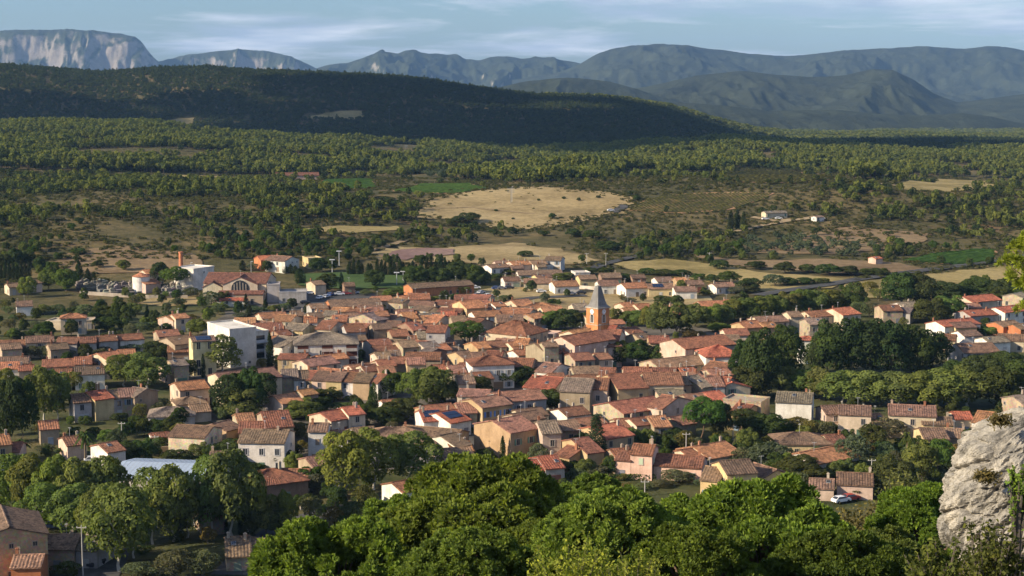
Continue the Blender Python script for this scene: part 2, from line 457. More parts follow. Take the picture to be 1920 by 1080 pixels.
field("dry_field", [(860,548),(1000,534),(1150,548),(1330,556),(1345,572),(1100,584),(900,572)], M['dry'])
field("dry_field", [(275,338),(330,329),(430,331),(470,335),(400,342)], M['dry2'], step=12)
field("dry_field", [(258,570),(300,556),(372,558),(375,572),(310,576)], M['dry'])
sheet("bare_slope", [(80,500),(140,470),(240,462),(360,476),(380,500),(260,512),(150,515)], M['brown'])
field("meadow", [(556,432),(640,424),(745,425),(756,431),(660,438)], M['dry2'])
field("vineyard_ground", [(290,232),(335,222),(364,221),(364,237),(330,238)], M['dry2'], step=16)
field("vineyard_ground", [(560,222),(640,208),(678,208),(686,223),(620,226)], M['dry2'], step=16)
sheet("bare_slope", [(1420,475),(1480,440),(1600,425),(1750,440),(1700,465),(1560,478)], M['brown'])
field("sports_pitch", [(553,516),(640,512),(757,518),(752,540),(640,543),(558,536)], M['pitch'], off=0.5)
wpoly_cp = field("car_park", [(470,572),(545,548),(700,552),(720,572),(620,600),(520,596)], M['asphalt'])
field("street", [(330,660),(420,585),(560,575),(900,575),(1150,590),(1380,625),(1400,700),(1385,765),(1200,800),(1000,890),(800,880),(560,890),(480,820),(350,780)], M['street'])
# gardens round the edges of the village and the wooded slope below the viewpoint
sheet("garden_ground", None, M['garden'], world=[(-230,292),(230,292),(260,520),(150,640),(-150,640),(-300,560)], step=12, off=0.18)
sheet("hillside", None, M['slope'], world=[(-60,45),(60,45),(150,285),(-150,285)], step=4, off=0.12)
def ribbon(name, pix, width, mat, off=0.6, sub=6.0):
    pts = [Vector(hit(*p)[:2]) for p in pix]; line = []
    for a, b in zip(pts[:-1], pts[1:]):
        n = max(1, int((b - a).length / sub))
        line += [a.lerp(b, k / n) for k in range(n)]
    line.append(pts[-1]); V = []
    for k, q in enumerate(line):
        d = (line[min(k+1, len(line)-1)] - line[max(k-1, 0)]).normalized(); s = Vector((-d.y, d.x)) * width / 2
        for e in (-1, 1):
            r = q + s * e; V.append((r.x, r.y, float(zg(r.x, r.y)) + off))
    F = [(2*k, 2*k+2, 2*k+3, 2*k+1) for k in range(len(line) - 1)]
    return tag(link(name, np_mesh(name, V, F, [mat], smooth=True)), kind="structure")
ribbon("road", [(1930,480),(1868,491),(1780,503),(1690,514),(1620,524),(1545,537),(1480,546),(1420,556)], 7, M['asphalt'], 0.7)
ribbon("road", [(1100,510),(1130,498),(1160,490),(1200,480)], 5, M['asphalt'], 0.7)
ribbon("road", [(1148,400),(1165,392),(1172,386)], 6, M['asphalt'], 0.8)
ribbon("road", [(430,1080),(470,1035),(540,985),(620,962),(700,940),(760,925)], 7, M['asphalt'], 0.25)
ribbon("road", [(180,1085),(215,1010),(300,975),(400,962),(480,955)], 8, M['asphalt'], 0.25)
ribbon("road", [(700,592),(800,583),(900,577),(1000,560),(1100,556)], 6, M['asphalt'], 0.55)
ribbon("track", [(1410,408),(1450,415),(1500,413),(1540,406)], 5, M['track'])
ribbon("track", [(1345,440),(1385,434),(1430,424),(1500,412)], 4, M['track'])
ribbon("track", [(1620,345),(1655,346),(1690,350)], 8, M['track'])
ribbon("track", [(690,472),(730,462),(760,452)], 4, M['track'])
ribbon("track", [(800,392),(880,390),(1000,402)], 2.5, M['track'], 0.5)

# vines: every row is planted geometry, far too many to pick apart
M['vine'] = m_leaf("vine_leaves", (0.10, 0.175, 0.042), 0.25, 0.3)
M['vine_red'] = m_leaf("turning_vine_leaves", (0.18, 0.165, 0.055), 0.25, 0.3)
def vines(poly, ang, mat, sp=2.6, hgt=1.5):
    P = np.array(poly); c = P.mean(0); R = np.abs(P - c).max() * 1.5
    d = np.array([math.cos(ang), math.sin(ang)]); n = np.array([-d[1], d[0]]); V = []; F = []
    for r in np.arange(-R, R, sp):
        s = np.arange(-R, R, 2.5); q = c + n * r + d * s[:, None]
        ok = inpoly(q[:, 0], q[:, 1], poly); z = zg(q[:, 0], q[:, 1]) + 0.3
        w = 0.5 + 0.35 * RNG.random(len(s)); h = hgt * (0.7 + 0.5 * RNG.random(len(s))); base = None
        for k in range(len(s)):
            if ok[k]:
                o = len(V)
                a = q[k] - n * w[k]; b = q[k] + n * w[k]
                V += [(a[0], a[1], z[k] - .3), (q[k][0] - n[0]*w[k]*.6, q[k][1] - n[1]*w[k]*.6, z[k] + h[k]), (q[k][0] + n[0]*w[k]*.6, q[k][1] + n[1]*w[k]*.6, z[k] + h[k]*.95), (b[0], b[1], z[k] - .3)]
                if base is not None:
                    for i in range(3): F.append((base+i, o+i, o+i+1, base+i+1))
                base = o
            else: base = None
    me = np_mesh("vine_rows", V, F, [mat], tint=RNG.random(len(F)))
    tag(link("vine_rows", me), "low rows of leafy vines planted across the field", "vines", kind="stuff")
vines(V1, 0.35, M['vine'], 1.9, .7); vines(V2, 1.0, M['vine_red'], 2.2, .5); vines(V3, 0.25, M['vine'], 2.2, .7)
vines(V4, 0.25, M['vine'], 2.2, .7); vines(V5, 0.8, M['vine_red'], 3.4, .8)

# ------------------------------------------------------------------ mountains
def m_mountain(name, rockc, green, rocky):
    t = NT(name); p = t.pos(); g = t.n.new("ShaderNodeNewGeometry")
    sx = t.n.new("ShaderNodeSeparateXYZ"); t.con(g.outputs["Normal"], sx.inputs[0])
    gr = t.ramp(t.noise(p, 0.006, 8, 0.72), [(0.3, tuple(c * 0.6 for c in green)), (0.5, green), (0.7, tuple(c * 1.55 for c in green))])
    rk = t.ramp(t.noise(p, 0.01, 8, 0.75), [(0.3, tuple(c * 0.55 for c in rockc)), (0.65, rockc)])
    f = t.math('ADD', t.math('SUBTRACT', rocky, sx.outputs[2]), t.math('MULTIPLY', t.math('SUBTRACT', t.noise(p, 0.004, 7, 0.7), 0.5), 1.1))
    f = t.ramp(f, [(0.0, (0, 0, 0)), (0.16, (1, 1, 1))])
    return t.fin(t.bsdf(t.mix(f, gr, rk), 0.97, t.noise(p, 0.02, 8, 0.75), 1.0, 14.0, 0.05))
M['mt_cliff'] = m_mountain("limestone_cliff", (0.27, 0.235, 0.20), (0.04, 0.048, 0.026), 0.76)
M['mt_rock'] = m_mountain("rocky_ridge", (0.36, 0.32, 0.27), (0.036, 0.044, 0.026), 0.56)
M['mt_wood'] = m_mountain("wooded_mountain", (0.30, 0.25, 0.19), (0.036, 0.043, 0.026), 0.26)
M['mt_near'] = m_mountain("wooded_foothill", (0.26, 0.19, 0.12), (0.036, 0.043, 0.024), 0.22)
def mountain(d, pts, mat, depth, gul=0.25, seed=1, base=-86.0, cliff=False, nx=400, ny=84, wl=500.0, jag=1.0):
    pxs = np.array([p[0] for p in pts], float); pys = np.array([p[1] for p in pts], float)
    s = np.linspace(pxs[0], pxs[-1], nx); rp = np.interp(s, pxs, pys)
    k = np.ones(5) / 5; rp = np.convolve(np.pad(rp, 2, mode='edge'), k, 'valid')
    v = np.linspace(-1, 0.7, ny); S, Vv = np.meshgrid(s, v)
    Y = d + Vv * depth * (1 + 0.25 * (fbm(S / 160, Vv * 0 + seed, 2, seed) - 0.5))
    X = (S - 960) / FPX * Y
    R = CAMZ + (YH - rp) / FPX * d
    a = np.abs(Vv)
    if cliff:   # bench below, steep scarp, flat top
        prof = np.where(Vv < 0, np.interp(a, [0, 0.16, 0.2, 0.40, 0.62, 1.0], [1, 0.985, 0.95, 0.42, 0.22, 0.0]), np.interp(a, [0, .4, .7], [1, .95, 0]))
    else:
        prof = np.clip(1 - a ** 1.15 * np.where(Vv < 0, 1, 1.4), 0, 1)
    rid = 1 - np.abs(2 * fbm(X / wl + seed * 3.1 + .6 * fbm(Y / 900, X / 900, 2, seed + 2), Y / (wl * 3.0), 5, seed, .55) - 1) * 2.4
    midm = np.clip(4 * prof * (1 - prof), 0, 1) ** 0.7
    H = np.maximum(R[None, :] - base, 0)
    Z = base + H * (prof + 1.0 * gul * (rid - 0.55) * midm + 0.30 * gul * (0.5 - np.abs(2 * fbm(X / (wl * .32), Y / (wl * .7), 4, seed + 40, .6) - 1)) * midm)
    Z = Z + jag * (fbm(X / 90, Y / 90, 3, seed + 5) - 0.5) * 0.10 * H * (0.25 + midm) - (1 - prof) * 12
    idn = np.arange(nx * ny).reshape(ny, nx)
    F = np.stack([idn[:-1, :-1], idn[:-1, 1:], idn[1:, 1:], idn[1:, :-1]], -1).reshape(-1, 4)
    return tag(link("mountain", np_mesh("mountain", np.stack([X, Y, Z], -1).reshape(-1, 3), F, [mat], smooth=True)), kind="structure")
mountain(12600, [(-420,70),(-200,60),(-60,58),(0,60),(100,58),(180,61),(235,65),(262,71),(276,82),(286,98),(300,114),(318,124),(345,140),(380,160)], M['mt_cliff'], 1500, 0.30, 3, cliff=True, nx=420, ny=120, wl=420)
mountain(13600, [(240,150),(300,118),(345,107),(400,98),(450,94),(500,97),(550,108),(580,121),(610,136),(640,152)], M['mt_cliff'], 1700, 0.30, 6, cliff=True, wl=420)
mountain(12300, [(520,150),(580,131),(620,122),(655,119),(690,106),(712,98),(728,97),(748,101),(766,96),(780,94),(795,101),(835,104),(860,102),(872,110),(900,113),(933,105),(975,110),(1035,109),(1080,118),(1150,128),(1240,146),(1330,165)], M['mt_rock'], 1900, 0.34, 11, nx=440, wl=420, jag=1.6)
mountain(11200, [(960,150),(1040,138),(1085,122),(1110,106),(1140,94),(1180,87),(1240,84),(1290,87),(1350,95),(1420,103),(1480,107),(1530,101),(1570,96),(1640,92),(1690,90),(1730,88),(1790,93),(1845,88),(1880,91),(1930,100),(2050,112),(2200,120)], M['mt_wood'], 2300, 0.26, 14, nx=500, wl=560)
mountain(7000, [(1120,178),(1220,160),(1310,140),(1390,132),(1450,140),(1520,144),(1580,140),(1630,130),(1665,131),(1705,148),(1745,175),(1790,192),(1880,180),(1960,170),(2150,165)], M['mt_wood'], 1200, 0.30, 19, nx=440, wl=420)
mountain(6200, [(860,185),(930,164),(990,152),(1050,146),(1090,147),(1140,152),(1190,166),(1240,182),(1300,197),(1360,210)], M['mt_near'], 800, 0.25, 23, wl=330)
mountain(5300, [(1180,215),(1235,192),(1300,193),(1370,198),(1440,207),(1500,206),(1570,205),(1640,212),(1720,216),(1800,211),(1850,217),(1900,228),(1960,236),(2150,236)], M['mt_near'], 620, 0.22, 29, wl=260)

# ------------------------------------------------------------------ haze (the air itself)
t = NT("haze_air")
pv = t.n.new("ShaderNodeVolumePrincipled")
pv.inputs["Color"].default_value = (0.33, 0.59, 1.0, 1)
pv.inputs["Density"].default_value = 3.1e-5
pv.inputs["Anisotropy"].default_value = 0.0
t.con(pv.outputs[0], t.out.inputs["Volume"])
zmax = max(max(v[2] for v in o.bound_box) for o in COL.objects if o.type == 'MESH')
HTOP = max(zmax, CAMZ) + 25
zmin = min(min(v[2] for v in o.bound_box) for o in COL.objects if o.type == 'MESH')
tag(link("haze", MB().box(-9500, 9500, -300, 16500, zmin - 1, HTOP).mesh("haze", t.m)), "thin blue air over the whole valley and mountains", "haze", kind="stuff")

# ------------------------------------------------------------------ clouds whose shade lies on the wooded hill (above and to the left of the frame)
t = NT("cloud_white"); M['cloud'] = t.fin(t.bsdf((0.8, 0.8, 0.82), 1.0, spec=0.0))
import bmesh
def cloud(cx, cy_, rx, ry, seed, alt=950.0):
    r = random.Random(seed); k = (alt - 50) / SUN.z
    bx, by = cx + SUN.x * k, cy_ + SUN.y * k
    bm = bmesh.new()
    for i in range(46):
        a = r.uniform(0, 2 * math.pi); q = math.sqrt(r.random())
        s = r.uniform(0.16, 0.34) * min(rx, ry) * (1.15 - 0.6 * q)
        mtx = Matrix.Translation((bx + rx * q * math.cos(a), by + ry * q * math.sin(a), alt + s * 0.2)) @ Matrix.Diagonal((s * 1.5, s * 1.3, s * 0.55, 1))
        bmesh.ops.create_icosphere(bm, subdivisions=3, radius=1, matrix=mtx)
    for v in bm.verts:
        n = 26 * (vnoise(v.co.x / 45, v.co.y / 45, seed) - 0.5) + 16 * (vnoise(v.co.x / 18, v.co.z / 18, seed + 4) - 0.5)
        v.co.z += float(n)
    me = bpy.data.meshes.new("cloud"); bm.to_mesh(me); bm.free(); me.materials.append(M['cloud'])
    tag(link("cloud", me), kind="structure")
cloud(-760, 2420, 700, 240, 1); cloud(70, 2380, 500, 560, 2); cloud(480, 2180, 380, 140, 3)
# ------------------------------------------------------------------ buildings
CR = {'A': (0, 460, 4), 'B': (440, 460, 4), 'C': (880, 460, 4), 'D': (1340, 460, 3.3103), 'E': (0, 680, 4), 'F': (440, 680, 4),
      'G': (880, 680, 4), 'H': (1340, 680, 3.3103), 'I': (0, 810, 4), 'J': (440, 810, 4), 'X': (0, 0, 1),
      '1': (440, 560, 6.836), '2': (680, 560, 6.836), '3': (920, 560, 6.836), '4': (1160, 560, 6.836),
      '5': (680, 680, 6.836), '6': (920, 680, 6.836), '7': (1160, 680, 6.836)}
def PX(c, x, y):
    a, b, s = CR[c]; return a + x / s, b + y / s
WALL = {'W': ((.70, .68, .63), 'white'), 'C': ((.57, .49, .37), 'cream'), 'Y': ((.58, .46, .26), 'yellow'), 'O': ((.45, .33, .20), 'ochre'),
        'P': ((.56, .43, .355), 'pink'), 'S': ((.35, .285, .205), 'stone'), 'G': ((.40, .39, .38), 'grey'), 'T': ((.48, .19, .09), 'terracotta'), 'B': ((.28, .19, .14), 'brown')}
ROOF = {'r': ((.215, .096, .058), 'rusty'), 'o': ((.335, .160, .082), 'orange'), 'b': ((.185, .118, .080), 'brown'), 'g': ((.185, .150, .118), 'greyish'),
        'p': ((.240, .130, .092), 'pinkish'), 'R': ((.32, .105, .062), 'red'), 'd': ((.13, .105, .09), 'dark')}
LANDMARKS = [("bell tower", 1120, 600), ("white apartment block", 430, 650), ("central round pine", 875, 622), ("brick factory chimney", 340, 490),
    ("sports pitch", 650, 525), ("pink villa", 1232, 868), ("tall ochre gable", 948, 820), ("yellow villa", 1385, 890), ("white silo", 265, 520),
    ("pale blue shed roof", 310, 880), ("limestone outcrop", 1850, 890), ("dark tree grove", 1650, 645), ("layered cedar", 1117, 825), ("golden field", 985, 395),
    ("long hall", 1310, 647), ("white pavilion", 1347, 668), ("cemetery", 240, 538), ("corner farmhouse", 35, 1000),
    ("right round pine", 1325, 775), ("pastel row", 640, 720), ("housing estate wall", 1060, 540), ("big white house", 1480, 765),
    ("paired plane trees", 700, 880), ("coloured terrace", 195, 755), ("white walled villa", 137, 600)]
NTH_ = ["nearest", "second nearest", "third nearest", "fourth nearest", "fifth nearest", "sixth nearest", "seventh nearest", "eighth nearest", "ninth nearest", "tenth nearest", "eleventh nearest", "twelfth nearest"]
_o = ["first", "second", "third", "fourth", "fifth", "sixth", "seventh", "eighth", "ninth"]
def nth(k):
    if k < 12: return NTH_[k]
    k += 1
    if k < 20: return ["thirteenth", "fourteenth", "fifteenth", "sixteenth", "seventeenth", "eighteenth", "nineteenth"][k - 13] + " nearest"
    t_, u_ = divmod(k, 10); return (["twentieth", "thirtieth", "fortieth", "fiftieth", "sixtieth"][t_ - 2] if not u_ else ["twenty", "thirty", "forty", "fifty", "sixty"][t_ - 2] + "-" + _o[u_ - 1]) + " nearest"
TOLABEL = []   # (object, description, px, py)
def later(o, desc, px, py): TOLABEL.append((o, desc, px, py))
def finish_labels():
    g = {}
    for o, desc, px, py in TOLABEL:
        best = sorted(LANDMARKS, key=lambda l: (l[1] - px) ** 2 + ((l[2] - py) * 1.8) ** 2)
        best = [l for l in best if l[0] not in desc][0]
        dx, dy = px - best[1], (py - best[2]) * 1.8
        if abs(dx) > 2.2 * abs(dy): rel = "left of" if dx < 0 else "right of"
        elif abs(dy) > 2.2 * abs(dx): rel = "behind" if dy < 0 else "in front of"
        else: rel = ("behind and " if dy < 0 else "in front and ") + ("left of" if dx < 0 else "right of")
        g.setdefault((desc, rel, best[0]), []).append((math.hypot(dx, dy), o))
    for (desc, rel, lm), l in g.items():
        l.sort(key=lambda q: q[0])
        for k, (_, o) in enumerate(l):
            o["label"] = f"{desc} {rel} the {lm}" if len(l) == 1 else f"{desc}, {nth(k)} {rel} the {lm}"
def jitc(c, k=0.1, rnd=random):
    f = 1 + rnd.uniform(-k, k); return tuple(max(0.01, min(0.85, v * f * (1 + rnd.uniform(-k, k) * 0.3))) for v in c)

# shared window / shutter / chimney / door meshes (unit: metres, centred, facing -y)
def ring(w, h, t, d):
    m = MB(); m.box(-w/2-t, w/2+t, -d, 0, h/2, h/2+t); m.box(-w/2-t, w/2+t, -d-.05, 0, -h/2-t, -h/2)
    m.box(-w/2-t, -w/2, -d, 0, -h/2, h/2); m.box(w/2, w/2+t, -d, 0, -h/2, h/2); m.box(-.03, .03, -d*.7, 0, -h/2, h/2); return m
WIN = {}
for k, (w, h) in {'n': (0.95, 1.45), 's': (0.7, 0.75), 't': (1.1, 2.1), 'w': (1.7, 1.3)}.items():
    WIN[k] = (ring(w, h, .14, .09).mesh("window", M['frame']), MB().box(-w/2, w/2, -.035, 0, -h/2, h/2).mesh("pane", M['glass']), w, h,
              MB().box(-w/4, w/4, -.08, 0, -h/2, h/2).mesh("shutter", M['shutter']))
DOOR = MB().box(-.55, .55, -.07, 0, 0, 2.15).box(-.68, -.55, -.1, 0, 0, 2.28).box(.55, .68, -.1, 0, 0, 2.28).box(-.55, .55, -.1, 0, 2.15, 2.28).mesh("door", M['shutter'])
GARAGE = MB().box(-1.3, 1.3, -.06, 0, 0, 2.2).box(-1.45, -1.3, -.1, 0, 0, 2.35).box(1.3, 1.45, -.1, 0, 0, 2.35).box(-1.3, 1.3, -.1, 0, 2.2, 2.35).mesh("garage_door", M['shutter'])
CHIM = MB().box(-.27, .27, -.22, .22, -.9, .8).box(-.34, .34, -.29, .29, .8, .9).box(-.17, -.04, -.12, .12, .9, 1.12).box(.04, .17, -.12, .12, .9, 1.12).mesh("chimney", M['wall'])
AERIAL = MB().cyl(0, 0, -.3, 2.2, .035, .03, 5).box(-.6, .6, -.02, .02, 2.0, 2.04).box(-.4, -.37, -.3, .3, 2.0, 2.03).box(0, .03, -.3, .3, 2.0, 2.03).box(.4, .43, -.3, .3, 2.0, 2.03).mesh("aerial", M['metal'])
SKYL = MB().box(-.45, .45, -.6, .6, -.05, .08).mesh("skylight", M['frame']); SKYP = MB().box(-.38, .38, -.52, .52, .08, .1).mesh("pane", M['glass'])
SHCOL = [(.16, .22, .30), (.30, .34, .38), (.10, .17, .12), (.20, .25, .19), (.22, .09, .06), (.24, .17, .11), (.40, .40, .39), (.46, .44, .40), (.20, .20, .22), (.30, .22, .15)]

def roof_mesh(L, span, h, pitch, kind, rnd):
    """local: x along ridge, eaves at +-span/2, ridge at h+span/2*pitch."""
    oe, og = 0.38, 0.22; hs = span / 2 + oe; rh = span / 2 * pitch; ze = h - oe * pitch; zr = h + rh; th = 0.16
    V = []; F = []
    def quadcorr(p00, p01, p10, p11, n):      # corrugated sheet between ridge edge p00-p01 and eave edge p10-p11
        o = len(V); p00, p01, p10, p11 = map(Vector, (p00, p01, p10, p11)); rows = 4
        for r in range(rows + 1):
            for i in range(n + 1):
                s = i / n; q = p00.lerp(p01, s).lerp(p10.lerp(p11, s), r / rows)
                q.z += (0.085 if i % 2 else 0.0) + rnd.uniform(-.022, .022) + 0.05
                V.append(tuple(q))
        for r in range(rows):
            for i in range(n):
                a = o + r * (n + 1) + i; F.append((a, a + n + 1, a + n + 2, a + 1))
    x0, x1 = -L/2 - og, L/2 + og
    n = max(4, int(L / 0.27) // 2 * 2)
    if kind == 'hip':
        e = max(0.15, (L - span * 0.95) / 2) if L > span * 0.95 else 0.15
        xa, xb = (-e, e)
        A = [(xa, 0, zr), (xb, 0, zr)]; x0, x1 = -L/2 - oe, L/2 + oe
        quadcorr((xa,0,zr), (xb,0,zr), (x0,-hs,ze), (x1,-hs,ze), n); quadcorr((xb,0,zr), (xa,0,zr), (x1,hs,ze), (x0,hs,ze), n)
        nn = max(4, int(span / 0.27) // 2 * 2)
        quadcorr((xa,.01,zr), (xa,-.01,zr), (x0,hs,ze), (x0,-hs,ze), nn); quadcorr((xb,-.01,zr), (xb,.01,zr), (x1,-hs,ze), (x1,hs,ze), nn)
        o = len(V); V += [(x0,-hs,ze-th), (x1,-hs,ze-th), (x1,hs,ze-th), (x0,hs,ze-th), (x0,-hs,ze+.05), (x1,-hs,ze+.05), (x1,hs,ze+.05), (x0,hs,ze+.05)]
        F += [(o,o+3,o+2,o+1),(o,o+1,o+5,o+4),(o+1,o+2,o+6,o+5),(o+2,o+3,o+7,o+6),(o+3,o,o+4,o+7)]
    elif kind == 'shed':
        zb = h + span * pitch * 0.5; zl = h - pitch * 0.2
        quadcorr((x0, span/2 + .2, zb), (x1, span/2 + .2, zb), (x0, -span/2 - oe, zl), (x1, -span/2 - oe, zl), n)
        o = len(V); V += [(x0,span/2+.2,zb-th),(x1,span/2+.2,zb-th),(x1,-span/2-oe,zl-th),(x0,-span/2-oe,zl-th),(x0,span/2+.2,zb+.04),(x1,span/2+.2,zb+.04),(x1,-span/2-oe,zl+.04),(x0,-span/2-oe,zl+.04)]
        F += [(o,o+1,o+2,o+3),(o,o+4,o+5,o+1),(o+3,o+2,o+6,o+7),(o,o+3,o+7,o+4),(o+1,o+5,o+6,o+2)]
    else:
        for sgn in (-1, 1):
            a, b = (x0, x1) if sgn < 0 else (x1, x0)
            quadcorr((a,0,zr), (b,0,zr), (a,sgn*hs,ze), (b,sgn*hs,ze), n)
            o = len(V); V += [(a,0,zr-th),(b,0,zr-th),(b,sgn*hs,ze-th),(a,sgn*hs,ze-th),(a,0,zr+.05),(b,0,zr+.05),(b,sgn*hs,ze+.05),(a,sgn*hs,ze+.05)]
            F += [(o,o+1,o+2,o+3),(o+3,o+2,o+6,o+7),(o,o+3,o+7,o+4),(o+1,o+5,o+6,o+2)]
    me = bpy.data.meshes.new("roof"); me.from_pydata(V, [], F); me.materials.append(M['roof']); me.update(); return me
def wall_mesh(L, span, h, pitch, kind, stone, base=-1.5):
    l, s, zr = L/2, span/2, h + span/2*pitch; m = MB()
    if kind == 'gable':
        m.add([(-l,-s,base),(l,-s,base),(l,s,base),(-l,s,base),(-l,-s,h),(l,-s,h),(l,s,h),(-l,s,h),(-l,0,zr-.05),(l,0,zr-.05)],
              [(0,1,5,4),(2,3,7,6),(1,2,6,9,5),(3,0,4,8,7),(4,5,9,8),(6,7,8,9)])
    elif kind == 'shed':
        zb = h + span*pitch*.5 - .1
        m.add([(-l,-s,base),(l,-s,base),(l,s,base),(-l,s,base),(-l,-s,h-.1),(l,-s,h-.1),(l,s,zb-.1),(-l,s,zb-.1)], [(0,1,5,4),(1,2,6,5),(2,3,7,6),(3,0,4,7),(4,5,6,7)])
    elif kind == 'flat':
        m.box(-l, l, -s, s, base, h)
        for a in ((-l-.12, l+.12, -s-.12, -s+.25), (-l-.12, l+.12, s-.25, s+.12), (-l-.12, -l+.25, -s+.25, s-.25), (l-.25, l+.12, -s+.25, s-.25)): m.box(*a, h, h+.45)
    else: m.box(-l, l, -s, s, base, h)
    return m.mesh("wall", M['stone'] if stone else M['wall'])
def add_window(root, fx, k, col, shut, lx, ly, lz, ang, fa, off, rnd):
    """fx: (cx,cy,g) of the volume relative to root; face frame: centre + rotation fa"""
    fr, pn, w, h, sh = WIN[k]
    ca, sa = math.cos(ang), math.sin(ang)
    x = fx[0] + ca*lx - sa*ly; y = fx[1] + sa*lx + ca*ly
    wo = link("window", fr, root, (x, y, fx[2] + lz), ang + fa, None, col)
    link("pane", pn, wo)
    if shut is not None:
        if rnd.random() < 0.25: link("shutter", sh, wo, (-w/4, -.06, 0), color=shut); link("shutter", sh, wo, (w/4, -.06, 0), color=shut)
        else: link("shutter", sh, wo, (-w*.75-.16, 0, 0), color=shut); link("shutter", sh, wo, (w*.75+.16, 0, 0), color=shut)
FOOT = []
def vol(root, X, Y, ang, L, span, h, wall, roof, kind='gable', pitch=0.34, stone=False, win=0.62, gwin=0.32, shut=None, chim=None, solar=False, door=True, seed=0, cols=None, wk='n', g=0.0):
    FOOT.append((X, Y, ang, L, span))
    """one roofed volume: world centre X,Y; parts are children of root (root is unrotated)."""
    rnd = random.Random(seed)
    fx = (X - root.location.x, Y - root.location.y, g - root.location.z)
    wc = jitc(WALL[wall][0], 0.08, rnd) if isinstance(wall, str) else wall
    rc = jitc(ROOF[roof][0], 0.24, rnd) if isinstance(roof, str) else roof
    link("wall", wall_mesh(L, span, h, pitch, kind, stone), root, fx, ang, None, wc)
    r = None
    if kind != 'flat':
        r = link("roof", roof_mesh(L, span, h, pitch, kind, rnd), root, fx, ang, None, rc)
        if kind == 'gable':
            zr = h + span/2*pitch
            rp = MB().tube([(-L/2-.2, 0, zr+.1), (0, 0, zr+.1+rnd.uniform(-.03,.03)), (L/2+.2, 0, zr+.1)], [.17]*3, 5).mesh("ridge_cap", M['roof'])
            link("ridge_cap", rp, r, color=tuple(min(.8, c*1.25) for c in rc))
    nch = rnd.choice([0, 0, 1, 1, 2]) if chim is None else chim
    for _ in range(nch):
        if r is None: break
        x = rnd.choice([-1, 1]) * L * rnd.uniform(.25, .44); y = rnd.uniform(-.12, .25) * span
        if kind == 'hip': x *= .4
        zc = h + max(0, (span/2 - abs(y)) * pitch) if kind != 'shed' else h + (y/span+.5)*span*pitch*.5
        link("chimney", CHIM, r, (x, y, zc + .35), 0, (1, 1, rnd.uniform(.7, 1.15)), jitc(rnd.choice([(.4,.32,.25), (.36,.17,.1), (.46,.4,.33)]), .1, rnd))
    if r is not None and rnd.random() < .4:
        link("aerial", AERIAL, r, (rnd.uniform(-.35, .35)*L*(.3 if kind == 'hip' else 1), rnd.uniform(-.05, .05)*span, h + span/2*pitch), rnd.uniform(0, 3), None, (.5, .5, .5))
    if r is not None and rnd.random() < .18 and kind == 'gable':
        yy = -span*rnd.uniform(.15, .3); sk = link("skylight", SKYL, r, (rnd.uniform(-.3, .3)*L, yy, h + (span/2 + yy)*pitch + .2), color=(.3, .3, .3)); sk.rotation_euler = (math.atan(pitch), 0, 0); link("pane", SKYP, sk)
    if solar and r is not None:
        for i in range(4):
            for j in range(2):
                yy = -span*.13 - j*1.75; xx = -L*.25 + i*1.12; zz_ = h + (span/2 + yy)*pitch + .22
                so = link("solar_panel", MB().box(-.53, .53, -.83, .83, 0, .06).mesh("solar_panel", M['solar']), r, (xx, yy, zz_)); so.rotation_euler = (math.atan(pitch), 0, 0)
    # windows on the walls that can be seen
    tocam = Vector((-X, -Y)).normalized(); shc = rnd.choice(SHCOL) if shut is None else shut; hs_ = rnd.choice([0, 0, .5, .8])
    for (nx, ny, wid, dep) in ((0, -1, L, span/2), (-1, 0, span, L/2), (1, 0, span, L/2)):
        wn_ = Vector((math.cos(ang)*nx - math.sin(ang)*ny, math.sin(ang)*nx + math.cos(ang)*ny))
        if wn_.dot(tocam) < 0.12: continue
        fa = {(0, -1): 0, (-1, 0): -math.pi/2, (1, 0): math.pi/2}[(nx, ny)]
        p = win if ny else gwin; st = max(1, int((h + .6) / 2.9)); n = max(1, int(wid / (2.6 + rnd.random()*.8)))
        pitchx = wid / n; did = False
        for s in range(st):
            zc = 1.5 + s * (h - .3) / st + rnd.uniform(-.1, .12)
            for c in range(n):
                u = -wid/2 + pitchx*(c + .5) + rnd.uniform(-.22, .22)*min(1, pitchx*.3)
                if rnd.random() > p: continue
                k = wk if wk != 'n' else ('s' if (s == st-1 and st > 2 and rnd.random() < .6) or (not ny and rnd.random() < .5) else 'n')
                if pitchx < 1.6 and k != 's': k = 's'
                lx, ly = (u, -dep) if ny else (nx*dep, u)
                if ny and s == 0 and door and not did and h > 2.6 and c == n//2:
                    ca, sa = math.cos(ang), math.sin(ang)
                    link("garage_door" if rnd.random() < .3 and pitchx > 3 else "door", GARAGE if rnd.random() < .3 and pitchx > 3 else DOOR, root,
                         (fx[0] + ca*lx - sa*ly, fx[1] + sa*lx + ca*ly, fx[2] + .02), ang + fa, None, jitc(rnd.choice(SHCOL), .1, rnd)); did = True; continue
                add_window(root, fx, k, jitc(tuple(.55*v+.12 for v in wc), .15, rnd), (shc if k == 'n' and pitchx > 2.3 and shut is not False and rnd.random() < (.95 if shut else hs_) else None), lx, ly, zc, ang, fa, 0, rnd)
    return r
def ridge3d(c, x1, y1, x2, y2, h, span, pitch, kind):
    a = PX(c, x1, y1); b = PX(c, x2, y2)
    if a[0] > b[0]: a, b = b, a
    zr = h + (0 if kind == 'flat' else span/2*pitch); g = hit((a[0]+b[0])/2, (a[1]+b[1])/2, up=zr)[2]; p, q = at_z(*a, zr + g), at_z(*b, zr + g)
    L = math.hypot(q[0]-p[0], q[1]-p[1]); ang = math.atan2(q[1]-p[1], q[0]-p[0])
    return (p[0]+q[0])/2, (p[1]+q[1])/2, ang, L, g, (a[0]+b[0])/2, (a[1]+b[1])/2
NH = [0]
